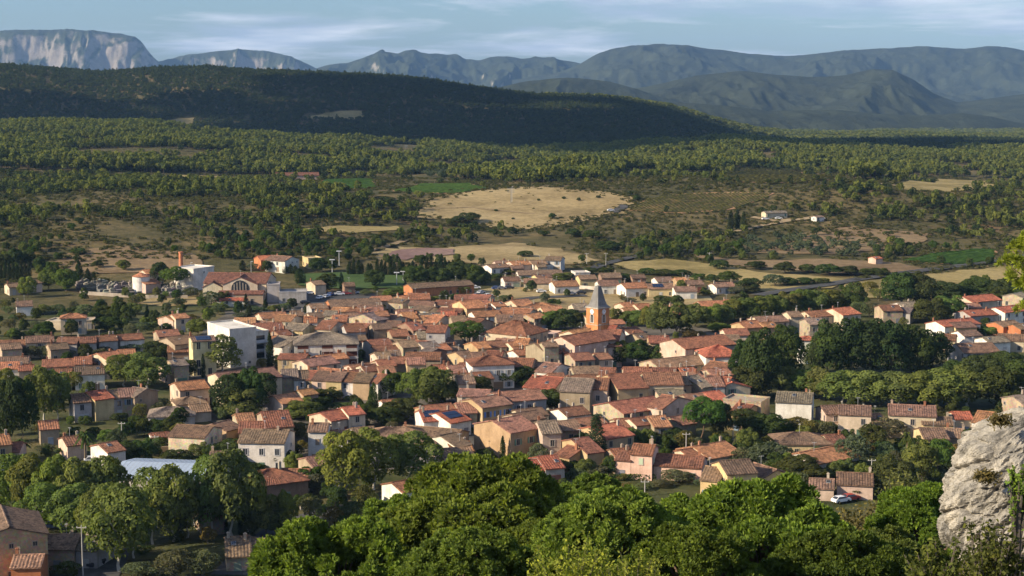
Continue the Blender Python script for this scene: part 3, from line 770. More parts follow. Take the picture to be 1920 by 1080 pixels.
def root_at(name, X, Y, g, cat, desc, px, py, group=None):
    r = bpy.data.objects.new(name, None); COL.objects.link(r); r.location = (X, Y, g); r.empty_display_size = 2
    r["category"] = cat
    if group: r["group"] = group
    later(r, desc, px, py); return r
def house(c, x1, y1, x2, y2, h, span, wall, roof, kind='gable', **kw):
    pitch = kw.pop('pitch', 0.28 if kind != 'hip' else 0.32); name = kw.pop('name', 'house'); desc = kw.pop('desc', None)
    if h > 4.4 and name == 'house': h *= .88
    span *= 1.08
    X, Y, ang, L, g, px, py = ridge3d(c, x1, y1, x2, y2, h, span, pitch, kind)
    NH[0] += 1; rnd = random.Random(NH[0] * 31)
    if kind == 'hip': L = L + span * 0.85
    L = max(L, 4.5)
    if L > 60: L = 60
    if L > 2.6 * span and abs(ang) > 0.9: ang *= 0.7; L = min(L, 2.2 * span)
    if not desc:
        desc = f"{WALL[wall][1]} house with {ROOF[roof][1]} roof" if kind != 'flat' else f"{WALL[wall][1]} flat roofed house"
    root = root_at(name, X, Y, g, kw.pop('cat', 'house'), desc, px, py, 'village houses')
    if 'stone' not in kw: kw['stone'] = wall == 'S' and rnd.random() < .6
    vol(root, X, Y, ang, L, span, h, wall, roof, kind, pitch, seed=NH[0], g=g, **kw)
    return root, (X, Y, ang, L, g)

HOUSES = """
1 1040 430 1290 425 9 15 W g hip
1 560 475 800 500 7.5 13 W g gable
1 850 785 1230 735 6 9 C p gable
F 440 62 545 58 6.3 10 W b gable
F 545 60 630 63 6.2 10 Y r gable
F 630 63 738 68 6.3 10 P b gable
F 738 68 835 72 6.4 10 Y b gable
F 835 72 930 77 6.2 10 W r gable
F 930 77 1052 82 6.3 10 O b gable
F 1052 82 1125 88 6.1 10 W r gable
F 350 52 470 48 7 9 S g gable
X 403.7 699.5 512.5 688.7 9 11 C p gable
1 310 185 640 165 6 9 C o gable
1 560 205 790 215 6 9 C o gable
1 0 250 270 245 6.5 10 C o gable
1 240 320 600 305 8 11 S r gable
1 710 315 960 330 8 9 Y g gable
1 1130 280 1330 290 8 12 C r gable
1 900 230 1050 228 6 9 W o gable
1 940 185 1100 175 6 8 C b gable
1 720 160 870 155 5 8 S b gable
1 1060 140 1190 135 5 8 C o gable
1 1180 155 1300 158 5 8 C g gable
1 1260 215 1450 215 7 9 S o gable
1 1640 195 1790 170 9 12 S d gable
1 1400 340 1640 330 8 10 G r gable
1 520 410 660 395 7 8 B r gable
1 30 330 180 325 8 8 C o gable
2 -60 315 100 325 7 8 P r gable
2 110 325 340 315 8 8 S b gable
2 170 165 300 160 10 7 S o gable
2 360 200 480 225 8 7 C b gable
2 490 180 650 170 7 10 S o gable
2 590 235 740 215 6 8 S o gable
2 300 285 500 290 7 8 S b gable
2 560 305 690 295 8 12 B r gable
2 340 405 560 395 6.5 9 S r gable
2 690 425 880 420 7 9 C g gable
2 850 345 1090 350 10 9 G r gable
2 900 205 1050 215 6 13 C o gable
2 1010 165 1210 165 6 8 C R gable
2 1130 225 1310 220 7.5 9 S b gable
2 1240 28 1500 12 8 13 Y o gable
2 1400 165 1740 150 6 9 W o gable
2 1380 245 1560 262 8 10 S r gable
2 1640 45 1780 35 5 8 W o gable
2 60 530 330 510 6 9 G r gable
2 450 545 660 530 7 9 S b gable
2 720 565 920 545 7 7 C g gable
2 930 590 1040 580 6 8 W o gable
2 560 690 1000 690 6 9 S r gable
2 160 690 320 680 6 9 P b gable
2 300 665 460 660 6 7 S b gable
2 340 755 590 745 5 8 S r gable
2 560 760 790 755 7 8 Y p gable
2 170 790 370 775 6 8 S r gable
2 190 870 390 860 6 8 S r gable
2 0 850 130 840 6 8 C r gable
2 1390 560 1560 545 7 9 O o gable
2 1560 550 1770 535 6 9 C r gable
2 1200 680 1340 665 7 9 O b gable
2 1420 690 1540 685 7 7 W b gable
2 1600 665 1810 670 6 9 C r gable
2 1560 735 1700 730 8.5 10 W r hip
2 1090 860 1280 850 5 9 C p gable
2 1260 825 1420 820 5 8 S r gable
5 1230 165 1390 160 8 9 C b gable
2 1380 950 1620 935 5 8 S r gable
2 990 510 1100 500 6 7 G b gable
2 1060 620 1200 600 5 6 P b gable
2 920 850 1040 845 5 7 S r gable
2 750 330 900 318 7 8 S r gable
2 1000 340 1100 335 8 7 C o gable
2 640 475 760 470 6 7 S r gable
2 820 620 960 640 6 8 B d gable
3 260 20 480 5 5 10 C o gable
3 540 50 690 50 4 11 W o hip
3 150 115 540 135 6 12 C o gable
3 450 200 620 175 6 8 S o gable
3 70 210 400 205 7 11 S b gable
3 640 105 900 95 5 9 C o gable
3 1040 65 1220 60 6 11 C g gable
3 520 425 700 430 7 9 C b flat
3 700 440 860 450 5 7 P b flat
3 1690 375 1870 360 6 9 W r gable
3 1850 450 1960 440 6 9 S b gable
3 560 570 720 555 8.5 10 S b gable
3 690 560 790 555 10 6 S b gable
3 800 645 930 635 7 6 W r gable
3 1010 705 1260 690 6.5 9 S r gable
3 1190 530 1300 525 9 6 W r gable
3 1340 545 1490 540 8 7 S r gable
3 1490 545 1600 540 8 7 P r gable
3 1050 545 1180 540 8 7 B r gable
3 220 560 420 545 6 9 C r gable
3 330 510 500 515 7 9 S o gable
3 310 660 420 650 5 7 W r gable
3 210 760 560 770 6 10 S r gable
3 690 815 900 835 6 11 W p gable
3 1040 875 1400 865 6 9 S b gable
3 1420 885 1590 890 6 8 S r gable
3 740 960 930 955 6 9 C r gable
3 980 985 1330 970 6 9 S r gable
3 1400 970 1600 960 6 8 C r gable
3 960 690 1080 680 6 8 B r gable
3 1330 700 1480 690 6 8 C r gable
3 0 440 60 430 6 7 W r gable
6 540 165 930 195 7 13 W R gable
6 950 195 1330 210 8.5 14 S g gable
6 1340 195 1500 200 8.5 12 P r gable
6 1500 150 1880 130 8.5 16 O r gable
7 60 60 420 60 7 11 S r gable
7 310 130 780 125 9 13 C r gable
7 700 185 830 180 8 9 O b gable
7 860 180 1000 160 7 13 S g gable
7 1060 165 1290 160 7 12 G p gable
7 1260 175 1440 190 7 9 C R gable
4 1180 800 1440 830 6 9 S r gable
4 400 785 1080 720 6 11 S b gable
4 380 480 640 480 7 9 O r gable
4 800 890 930 885 6 7 W R gable
4 1340 390 1640 385 6 9 C r gable
4 1370 465 1530 465 6 7 C b gable
4 1590 290 1770 275 5 10 O o gable
4 1780 240 1914 230 5 9 C o gable
4 20 55 180 45 5 9 C o gable
4 200 70 380 60 5 9 C o gable
4 60 120 180 115 5 8 P o gable
4 620 90 760 80 5 9 C o gable
4 690 135 800 130 4 8 W R gable
4 1020 35 1350 25 5 10 C o gable
4 1360 15 1500 12 5 9 C o gable
4 1080 700 1300 720 6 9 S r gable
7 -130 510 440 430 6 12 S r gable
7 560 410 760 440 7 13 P r gable
7 470 350 800 330 6 9 S g gable
7 830 410 1090 395 6 9 S p gable
7 1090 380 1290 360 6 11 C R gable
7 1400 445 1880 490 7 7 S b flat
7 1560 525 1690 540 5 11 O r gable
7 380 690 590 680 6 10 S o gable
7 660 700 850 670 5 8 S p gable
7 190 710 290 700 6 7 C r gable
7 0 720 110 715 5 8 C r gable
6 870 590 1170 555 5.5 8 W r gable
6 40 385 610 340 7.5 10 G p gable
5 1390 460 1770 410 7.5 10 O p gable
5 1200 520 1400 510 6 10 S p gable
5 770 555 1130 520 5.5 10 O r gable
5 740 610 930 600 4 11 W R gable
5 940 645 1200 600 4.2 11 W R gable
F 1130 280 1190 275 4 6 W r gable
F 820 335 920 325 6 8 C R gable
F 640 375 790 350 5 9 C R gable
F 290 250 450 228 5.5 9 P o gable
F 490 205 570 195 4 6 S o gable
F 200 370 400 358 7 15 S r gable
F 40 445 270 440 6 10 S r gable
F 70 500 410 505 8 11 W b gable
F 580 455 690 455 9 7 W b gable
F 700 510 820 508 6 10 W p gable
F 880 490 1040 480 6 12 G b gable
F 1110 482 1300 480 6 14 G b hip
F 1270 470 1700 505 6 9 S b gable
F 1560 545 1640 530 6 11 W b gable
F 1600 600 1760 590 5 8 C o gable
F 1530 648 1760 632 5.5 12 P b gable
F 230 800 310 790 5 11 B r hip
F 440 800 530 800 4 6 W r gable
F 540 710 660 695 4.5 8 S p gable
J 1180 380 1390 345 4 8 W r gable
J 760 735 880 712 3.5 7 W r gable
J 60 790 330 810 3.5 9 P b gable
I 1690 790 1870 780 3.5 12 S b gable
G 520 440 640 435 8.5 11 P g gable
G 640 440 800 430 7 9 S b gable
G 800 420 980 400 6 9 S r gable
G 900 480 1110 448 6.5 12 O R gable
G 790 570 870 560 5.5 13 O r gable
G 745 622 840 640 4 9 O r gable
G 520 705 640 695 4 10 G R gable
G 380 740 520 725 3.5 9 G R gable
G 1060 650 1190 640 4 9 S r gable
G 1680 630 1920 590 3.5 11 C o gable
G 1590 655 1700 640 3.5 8 C r gable
H 390 180 610 190 8.5 10 W g gable
H 660 268 770 265 6 8 P b gable
H 770 262 970 270 7 9 C b gable
H 940 320 1010 315 5 8 C b gable
H 1080 258 1370 270 7 10 C b gable
H 1280 335 1470 340 5 7 Y b gable
H 1640 300 1740 310 5 11 W o gable
H 1490 305 1560 305 5 7 C R gable
H 1270 405 1420 405 3.5 10 Y b gable
H 1440 408 1550 412 3 8 S b gable
H 480 430 590 430 3.5 10 Y b hip
H 700 448 770 445 3.5 8 S r gable
H 530 560 790 512 3.5 10 W o gable
H 760 680 980 690 3.5 9 P b gable
H 590 718 740 725 3 7 P b gable
H 1860 205 1930 200 6 9 S g gable
D 245 445 420 435 6 9 C b gable
D 450 412 520 410 7 8 C b gable
D 560 410 690 402 6 9 C r gable
D 730 392 840 382 7 11 C R gable
D 560 455 660 452 7 9 S g gable
D 150 478 260 470 5 9 O o gable
D 280 480 360 475 5 8 O o gable
D 568 562 582 562 9 5 W R hip
D 1020 372 1140 370 6 9 S r gable
D 1130 355 1240 348 5 8 W g gable
D 1150 385 1230 390 5 8 G d gable
D 1540 318 1720 303 6 10 C R gable
D 1500 360 1640 360 5 8 W p gable
D 1540 405 1710 395 5 9 G R gable
D 1740 385 1880 370 6 9 W R gable
D 1370 470 1590 450 5 9 W R gable
D 1460 480 1590 475 4 8 Y b gable
D 1510 530 1620 525 5 8 W b gable
D 1660 570 1790 563 4 8 W g gable
D 1500 610 1720 605 6 12 G b gable
D 1760 548 1920 555 4 9 C b gable
D 1740 475 1860 465 4 8 T b gable
D 1850 490 1920 485 4 8 T b gable
D 1850 300 1920 285 5 8 S g gable
D 1400 550 1500 555 5 8 S r gable
D 30 812 110 850 6 10 C R gable
C 130 145 270 135 3.2 8 W b gable
C 190 118 280 115 3.5 8 P b gable
C 300 120 430 112 4 9 P o gable
C 450 115 560 110 4 9 W b gable
C 580 82 700 85 6 9 W b gable
C 500 140 560 138 3.5 7 C b gable
C 360 190 690 185 3.2 9 W b gable
C 250 238 370 235 3.2 8 W b gable
C 410 250 620 250 3.2 9 C b gable
C 620 270 800 265 3.5 10 W o gable
C 490 220 600 215 3.2 7 Y b gable
C 780 203 890 200 3.5 7 W b flat
C 815 225 940 222 4 8 Y b gable
C 980 210 1130 208 3.5 9 B b gable
C 960 265 1110 262 4.5 10 W b gable
C 1140 285 1310 278 4 10 W o gable
C 1390 240 1510 237 3.5 9 W b gable
C 1540 245 1640 242 4 8 O o gable
C 1620 265 1740 262 3.5 8 O b gable
C 1330 290 1520 288 3.8 9 Y b gable
C 1530 310 1690 308 3.5 9 W b gable
C 1820 285 1920 280 3 8 W b gable
C 1210 222 1310 220 3 7 B b gable
C 310 150 400 148 3 7 B b gable
D 0 232 110 230 3 8 W p gable
B 170 80 270 75 5 10 T R gable
B 280 75 430 85 6 10 W b gable
B 530 95 630 90 5 8 Y b flat
B 570 268 650 262 5 8 C b gable
B 820 280 890 278 4 7 B b gable
B 1300 290 1760 262 4 9 T b gable
B 1030 385 1170 378 4 8 C o gable
B 1230 380 1350 370 4 8 Y o gable
B 1310 360 1460 362 4 8 P r gable
B 1650 372 1770 372 3.5 8 S r gable
B 700 412 1080 396 5 12 T b gable
A 120 420 240 415 4 9 W b gable
A 50 285 130 280 3.5 8 C b gable
A 245 258 290 256 4 7 P b gable
A 1240 530 1380 510 5 8 P o gable
A 1290 518 1390 510 6 7 C o gable
A 1170 640 1330 630 5 9 S r gable
A 1250 690 1440 670 7 11 S b gable
A 1260 750 1440 745 4 9 B r gable
A 190 685 400 675 6 9 C b gable
A 0 715 200 710 5 8 S r gable
A 440 690 600 690 5.5 8 G r gable
A 600 690 720 685 5.5 8 G r gable
A 720 680 860 670 5.5 8 G r gable
A 880 672 1060 660 5 8 W r gable
A 0 740 150 730 5 8 S b gable
A 360 740 500 730 5 8 S b gable
A 0 840 220 832 5 9 S b gable
A 0 880 150 875 5 8 W o gable
A 150 900 240 895 4 7 S r gable
A 320 860 560 850 5.5 9 S r gable
A 560 840 690 835 6 9 C r gable
A 730 810 870 790 7 9 C o gable
A 880 785 1010 778 7 9 S o gable
A 700 840 820 835 5 8 S b gable
A 400 930 540 925 5 9 G r gable
A 560 915 780 905 5.5 9 W b gable
A 1230 870 1330 860 6 8 P p gable
A 1290 858 1350 852 7 8 S g gable
E 545 238 650 230 6.3 9 G b gable
E 650 222 790 203 6.8 9 Y R gable
E 790 212 900 200 6.3 9 G b gable
E 900 196 1000 190 6.5 9 S b gable
E 1000 185 1095 195 6.5 9 S g gable
E 1310 150 1530 130 6 9 P o gable
E 1400 255 1440 252 4.5 7 C b hip
E 1240 330 1340 327 3 9 W g hip
E 1420 315 1560 305 3 8 C b gable
E 290 440 430 430 5 8 S o gable
E 480 558 600 545 4.5 8 P r gable
E 745 610 870 590 5.5 8 W r gable
E 1160 528 1235 522 3 4 W r gable
E 1330 465 1600 478 6.5 10 C b gable
E 1600 460 1720 430 5 8 O b gable
E 1780 385 1880 378 5 8 S o gable
E 1580 668 1750 665 4 7 S b gable
E -40 545 15 540 7 9 O o gable
E 50 600 140 598 4 8 P r gable
I 330 770 600 768 5 9 S b gable
I 110 925 330 918 4 7 T p gable
I 650 785 760 790 4 8 G g gable
I 1480 560 1660 540 4.5 8 S r gable
X 517 324 597 323 5 14 P r gable
"""
SPECIAL = {('5', 740): dict(solar=True), ('5', 940): dict(solar=True), ('C', 1330): dict(solar=True), ('7', 310): dict(win=.1), ('H', 390): dict(win=.12, chim=2),
           ('5', 1390): dict(shut=(.08, .2, .5)), ('F', 1530): dict(shut=(.08, .26, .18), win=.8), ('7', 1400): dict(win=0, gwin=0, stone=True), ('6', 540): dict(win=.3),
           ('E', 1330): dict(stone=True, win=.3), ('A', 440): dict(shut=(.1, .25, .55)), ('F', 880): dict(win=.2), ('X', 517): dict(win=0, chim=0), ('B', 700): dict(wk='w', win=.9, chim=0)}
for ln in HOUSES.strip().splitlines():
    q = ln.split(); a = [float(v) for v in q[1:7]]
    kw = dict(SPECIAL.get((q[0], int(a[0])), {}))
    hr, (hX, hY, ha, hL, hg) = house(q[0], *a, q[7], q[8], q[9], **kw)
    if q[0] == '1' and a[0] == 1040:      # the flats with dark recessed balconies
        for dx in (-.36, .02, .40):
            ox, oy = dx*hL, -a[5]*.54 - .02
            wx, wy = math.cos(ha)*ox - math.sin(ha)*oy, math.sin(ha)*ox + math.cos(ha)*oy
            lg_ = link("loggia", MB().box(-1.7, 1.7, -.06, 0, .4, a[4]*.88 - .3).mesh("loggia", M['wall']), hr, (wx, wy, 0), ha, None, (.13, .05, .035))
            for k in range(3): link("balcony", MB().box(-1.75, 1.75, -.7, -.07, .6 + k*2.5, .75 + k*2.5).box(-1.75, 1.75, -.72, -.68, .75 + k*2.5, 1.6 + k*2.5).mesh("balcony", M['wall']), lg_, color=(.45, .42, .4))
# the tall house with the bare lit gable
house('G', 170, 432, 380, 395, 8.6, 12.7, 'O', 'p', win=1.0, gwin=0.12, shut=(.13, .24, .17), desc="tall ochre gable house with green shutters", chim=1, stone=False)
house('4', 690, 520, 1340, 460, 8.5, 13, 'P', 'r', win=.1, gwin=.05, chim=0, name='hall', cat='hall', desc="long red roofed hall with peach gable", stone=False)
house('4', 1262, 590, 1300, 589, 8, 11, 'W', 'R', 'hip', win=.5, gwin=.3, chim=0, name='pavilion', desc="white pavilion with red hipped roof", pitch=.42)
house('3', 270, 272, 400, 284, 8, 13, 'C', 'r', 'hip', win=.7, gwin=.6, desc="big cream house with steep hipped roof", pitch=.5)
house('I', 70, 715, 5, 552, 8.6, 12, 'O', 'b', win=.3, gwin=.7, stone=True, name='farmhouse', desc="big ochre stone corner farmhouse", shut=False)

# low houses filling the tight core between the ones above
CORE = wpoly([(480,640),(560,598),(700,585),(900,580),(1060,600),(1200,640),(1380,660),(1370,740),(1200,780),(1010,830),(880,790),(760,745),(620,730),(500,700)])
ri = random.Random(5); got = 0
def overl(x, y, r):
    for X, Y, a_, L, sp in FOOT:
        dx, dy = x - X, y - Y
        if abs(dx*math.cos(a_) + dy*math.sin(a_)) < L/2 + r and abs(-dx*math.sin(a_) + dy*math.cos(a_)) < sp/2 + r: return True
    return False
for _ in range(6000):
    if got >= 70: break
    y = ri.uniform(380, 660); x = ri.uniform(-.17, .17)*y
    if not inpoly(np.array([x]), np.array([y]), CORE)[0] or overl(x, y, 3.0): continue
    px, py = project(x, y, 5.0); px, py = float(px), float(py)
    if any(abs(px - a_) < b_ and abs(py - c_) < d_ for a_, b_, c_, d_ in ((800, 60, 725, 45), (875, 40, 640, 30), (735, 40, 715, 30), (690, 60, 765, 30), (955, 50, 715, 30), (1200, 60, 665, 30), (1260, 60, 605, 40), (1060, 55, 590, 40), (580, 60, 750, 30), (1050, 40, 745, 22))): continue
    NH[0] += 1; wl_, rf = ri.choice('SSCCPWOG'), ri.choice('rrbboopg'); L, sp_ = ri.uniform(6, 9.5), ri.uniform(6, 8.5)
    root = root_at('house', x, y, 0.0, 'house', f"small {WALL[wl_][1]} house with {ROOF[rf][1]} roof", px, py, 'village houses')
    vol(root, x, y, ri.choice([.45, -.2, .2, .6, -.5]) + ri.uniform(-.15, .15), L, sp_, ri.uniform(4, 5.6), wl_, rf, 'gable', .28, seed=NH[0], stone=(wl_ == 'S')); got += 1
# ---- composite houses
def composite(name, cat, desc, vols, X0=None):
    c, x1, y1, x2, y2, h, sp, wl_, rf, kd = vols[0][:10]
    X, Y, ang, L, g, px, py = ridge3d(c, x1, y1, x2, y2, h, sp, .34, kd)
    root = root_at(name, X, Y, g, cat, desc, px, py)
    for i, v in enumerate(vols):
        kw = dict(v[10]) if len(v) > 10 else {}
        c, x1, y1, x2, y2, h, sp, wl_, rf, kd = v[:10]; pt = kw.pop('pitch', .34)
        X, Y, ang, L, gg, *_ = ridge3d(c, x1, y1, x2, y2, h, sp, pt, kd)
        if kd == 'hip': L += sp * .85
        vol(root, X, Y, ang, L, sp, h, wl_, rf, kd, pt, seed=hash(name) % 97 + i if False else len(desc) + i * 7, g=g, stone=False, **kw)
    return root
PINK = (.70, .48, .39)
composite('villa', 'villa', "pink villa with red roofs",
    [('G', 1235, 608, 1395, 618, 6.2, 8, PINK, 'r', 'gable', dict(win=.6, shut=(.45, .52, .36), chim=2)),
     ('G', 1125, 664, 1240, 672, 4.6, 8, PINK, 'r', 'gable', dict(win=1, wk='w', shut=False, chim=0, pitch=.25)),
     ('G', 1410, 682, 1765, 704, 3.6, 9, PINK, 'r', 'gable', dict(win=.5, chim=1))])
YEL = (.66, .49, .26)
composite('villa', 'villa', "yellow villa with blue shutters",
    [('H', 30, 610, 215, 600, 6.4, 10, YEL, 'b', 'gable', dict(win=.8, shut=(.16, .28, .62), chim=0)),
     ('G', 1775, 778, 1915, 790, 4.6, 10, YEL, 'b', 'gable', dict(win=.9, gwin=.6, shut=(.16, .28, .62), chim=0)),
     ('H', 245, 622, 385, 664, 4.0, 9, YEL, 'b', 'gable', dict(win=.4, chim=0))])
composite('villa', 'villa', "white walled villa of stacked cubes",
    [('A', 520, 510, 580, 508, 6.2, 7, 'C', 'o', 'hip', dict(win=.9, shut=False, chim=0)),
     ('A', 380, 560, 510, 563, 3.2, 8, 'C', 'b', 'flat', dict(win=.8, shut=False)),
     ('A', 640, 558, 710, 556, 3.2, 7, 'C', 'b', 'flat', dict(win=.9, shut=False))])
# ---- church with bell tower
composite('church', 'church', "rust roofed church nave and chapels",
    [('3', 900, 485, 1330, 418, 9, 12, 'P', 'r', 'gable', dict(win=.1, gwin=0, chim=0)),
     ('3', 1000, 410, 1225, 368, 8, 8, 'C', 'o', 'gable', dict(win=0, gwin=0, chim=0)),
     ('3', 1335, 410, 1500, 400, 9, 12, 'S', 'r', 'gable', dict(win=.2, chim=0)),
     ('3', 1530, 395, 1680, 400, 8, 13, 'C', 'r', 'gable', dict(win=.2, chim=0)),
     ('3', 1530, 345, 1620, 350, 8, 8, 'C', 'R', 'gable', dict(win=0, chim=0))])
TX, TY = at_z(1121, 577, 13.8)
tw = root_at('bell_tower', TX, TY, 0.0, 'tower', "orange bell tower with grey spire", 1120, 600)
TC = (.56, .24, .10); A45 = math.radians(43); hw = 2.75
link("wall", MB().box(-hw, hw, -hw, hw, -1, 13.8).mesh("wall", M['wall']), tw, (0, 0, 0), A45, None, TC)
cn = MB().box(-hw-.3, hw+.3, -hw-.3, hw+.3, 13.8, 14.25).box(-hw-.12, hw+.12, -hw-.12, hw+.12, 8.2, 8.42).mesh("cornice", M['wall'])
link("cornice", cn, tw, (0, 0, 0), A45, None, (.42, .38, .32))
sp = MB(); prof = [(hw+.15, 14.25), (hw*.80, 14.9), (hw*.66, 16.0), (hw*.50, 18.0), (hw*.34, 20.2), (hw*.26, 21.2), (.05, 21.5)]
vs = []; fs = []
for r_, z_ in prof: vs += [(-r_, -r_, z_), (r_, -r_, z_), (r_, r_, z_), (-r_, r_, z_)]
for k in range(len(prof) - 1):
    for i in range(4): fs.append((4*k+i, 4*k+(i+1) % 4, 4*k+4+(i+1) % 4, 4*k+4+i))
sp.add(vs, fs)
spo = link("spire", sp.mesh("spire", M['wall']), tw, (0, 0, 0), A45, None, (.20, .20, .20))
link("finial", MB().cyl(0, 0, 21.4, 23.0, .07, .04, 6).box(-.4, .4, -.04, .04, 22.4, 22.5).mesh("finial", M['metal']), spo, color=(.1, .1, .1))
def arch(w, h, d, n=8):
    pts = [(-w, 0), (w, 0)] + [(w*math.cos(math.pi*i/n), h + w*math.sin(math.pi*i/n)) for i in range(n+1)]
    k = len(pts); m = MB(); m.add([(x, -d, z) for x, z in pts] + [(x, 0, z) for x, z in pts], [tuple(range(k))] + [(i, i+k, (i+1) % k + k, (i+1) % k) for i in range(k)]); return m
for i in range(4):
    a = A45 + i * math.pi/2; d = Vector((math.sin(a), -math.cos(a))) * hw
    link("belfry_surround", arch(.95, 2.1, .10).mesh("belfry_surround", M['wall']), tw, (d.x, d.y, 8.9), a, None, (.62, .58, .52))
    bo = link("belfry_opening", arch(.62, 2.0, .16).mesh("belfry_opening", M['glass']), tw, (d.x, d.y, 9.15), a)
    for q in range(6): link("louvre", MB().box(-.58, .58, -.22, -.15, .25 + q*.33, .33 + q*.33).mesh("louvre", M['frame']), bo, color=(.30, .24, .2))
    cf = MB(); cf.add([(.85*math.cos(2*math.pi*k/20), -.14, .85*math.sin(2*math.pi*k/20)) for k in range(20)] + [(.85*math.cos(2*math.pi*k/20), 0, .85*math.sin(2*math.pi*k/20)) for k in range(20)], [tuple(range(20))] + [(k, k+20, (k+1) % 20+20, (k+1) % 20) for k in range(20)])
    co = link("clock_face", cf.mesh("clock_face", M['frame']), tw, (d.x, d.y, 12.75), a, None, (.72, .72, .70))
    link("clock_hand", MB().box(-.05, .05, -.18, -.15, -.05, .62).box(-.05, .42, -.18, -.15, -.05, .05).mesh("clock_hand", M['metal']), co, color=(.05, .05, .05))

# ---- white apartment block
AX, AY = at_z(432, 692, 0.0); a = math.radians(33)
ap = root_at('apartment_block', AX, AY + 8, 0.0, 'apartments', "tall white apartment block with balconies", 430, 650)
def off(lx, ly, an=a): return AX + math.cos(an)*lx - math.sin(an)*ly, AY + math.sin(an)*lx + math.cos(an)*ly
x, y = off(4.5, 9); vol(ap, x, y, a, 9.0, 18, 12.3, (.68, .66, .61), 'o', 'flat', .22, seed=5, win=.35, gwin=.05, shut=False, chim=2, door=False, wk='s')
x, y = off(12, 10); vol(ap, x, y, a, 6.0, 12, 10.2, (.68, .64, .56), 'b', 'flat', .22, seed=6, win=.0, gwin=0, shut=False, chim=1, door=False)
for k in range(3):
    x, y = off(12, 3.2)
    bo = link("balcony", MB().box(-2.8, 2.8, -.6, .9, 0, .18).mesh("balcony", M['wall']), ap, (x - ap.location.x, y - ap.location.y, 1.0 + k*2.9), a, None, (.55, .53, .5))
    link("railing", MB().box(-2.8, 2.8, -.62, -.55, .18, 1.1).mesh("railing", M['wall']), bo, color=(.62, .63, .65))
    link("balcony_door", MB().box(-1.6, 1.6, .72, .85, .2, 2.3).mesh("balcony_door", M['glass']), bo)
TX2, TY2 = at_z(376, 706, 0.0)
vol(ap, TX2, TY2 + 4, math.radians(20), 7, 8, 11.0, (.66, .58, .34), 'b', 'gable', .2, seed=9, win=.9, gwin=.2, shut=False, chim=0, solar=True, door=False, wk='t')

# ---- cooperative winery, factory, silo and brick chimney
DKR = (.17, .075, .052)
X_, Y_, an_, L_w, g_w, pxw, pyw = ridge3d('X', 392, 511, 508, 512, 8.0, 18, .34, 'gable')
wi = root_at('winery', X_, Y_, g_w, 'winery', "cream winery with arched gable window", pxw, 530)
def wv(dx, dy, ang, L, sp, h, wl_, rf, kd='gable', pt=.34, **k): vol(wi, X_ + dx, Y_ + dy, ang, L, sp, h, wl_, rf, kd, pt, g=g_w, stone=False, seed=int(abs(dx*7 + dy*3)) + 2, **k)
wv(0, 0, an_, L_w, 18, 8.0, 'C', DKR, win=.25, gwin=.2, chim=0, shut=False)
wv(2, -7, math.pi/2, 10, 14, 7.8, 'C', DKR, pt=.42, win=0, gwin=0, chim=0, door=False)
wv(-9.5, -6, math.pi/2, 9, 8, 6.5, 'C', DKR, pt=.5, win=0, gwin=.3, chim=0, door=False)
wv(3, -14.5, 0, 18, 5, 4.6, 'S', DKR, win=.8, gwin=.3, chim=0, shut=False, wk='t')
wv(0, -20, 0, 12, 4, 2.6, 'W', 'R', win=.3, chim=0, shut=False)
wv(15, -8, .1, 5, 8, 7.5, 'G', 'b', 'flat', win=.3)
wv(23, -9, .1, 11, 9, 4.6, 'G', 'b', 'flat', win=.3)
link("arched_window", arch(3.6, .6, .15).mesh("arched_window", M['glass']), wi, (2, -12.03, 5.3))
for k in range(-2, 3): link("mullion", MB().box(-.1, .1, -.2, 0, 0, 3.7 - abs(k)*.55).mesh("mullion", M['frame']), wi, (2 + k*1.2, -12.16, 5.3), color=(.5, .42, .33))
house('X', 345, 500, 382, 503, 9, 12, 'W', 'g', 'flat', name='factory', cat='factory', desc="grey white factory block with flat roof", win=.1, gwin=.1)
house('X', 268, 506, 300, 504, 6, 9, 'C', 'o', 'gable', name='factory', cat='factory', desc="low cream factory hall with orange roof", win=.1)
house('X', 262, 526, 290, 523, 4, 8, 'P', 'o', 'gable', name='shed', cat='shed', desc="small pink shed with orange roof", win=.1)
sx, sy = at_z(264, 511, 8.5); g = float(zg(sx, sy))
si = root_at('silo', sx, sy, g, 'silo', "round white silo with low conical red roof", 264, 520)
link("drum", MB().cyl(0, 0, -1, 6.8, 3.6, 3.6, 24).mesh("drum", M['wall']), si, color=(.74, .73, .71))
link("roof", MB().cyl(0, 0, 6.8, 8.4, 3.9, .2, 24).mesh("roof", M['roof']), si, color=(.40, .17, .09))
bx_, by_, bg = hit(340, 522)
ck = root_at('factory_chimney', bx_, by_, bg, 'chimney', "tall round brick factory chimney", 340, 490)
ztop = CAMZ + ray(340, 472)[2] * by_ / ray(340, 472)[1] - bg
link("shaft", MB().cyl(0, 0, -1, ztop - .6, 1.15, .85, 18).mesh("shaft", M['stone']), ck, color=(.52, .20, .10))
link("crown_ring", MB().cyl(0, 0, ztop - .6, ztop, 1.05, 1.05, 18).mesh("crown_ring", M['stone']), ck, color=(.45, .17, .09))
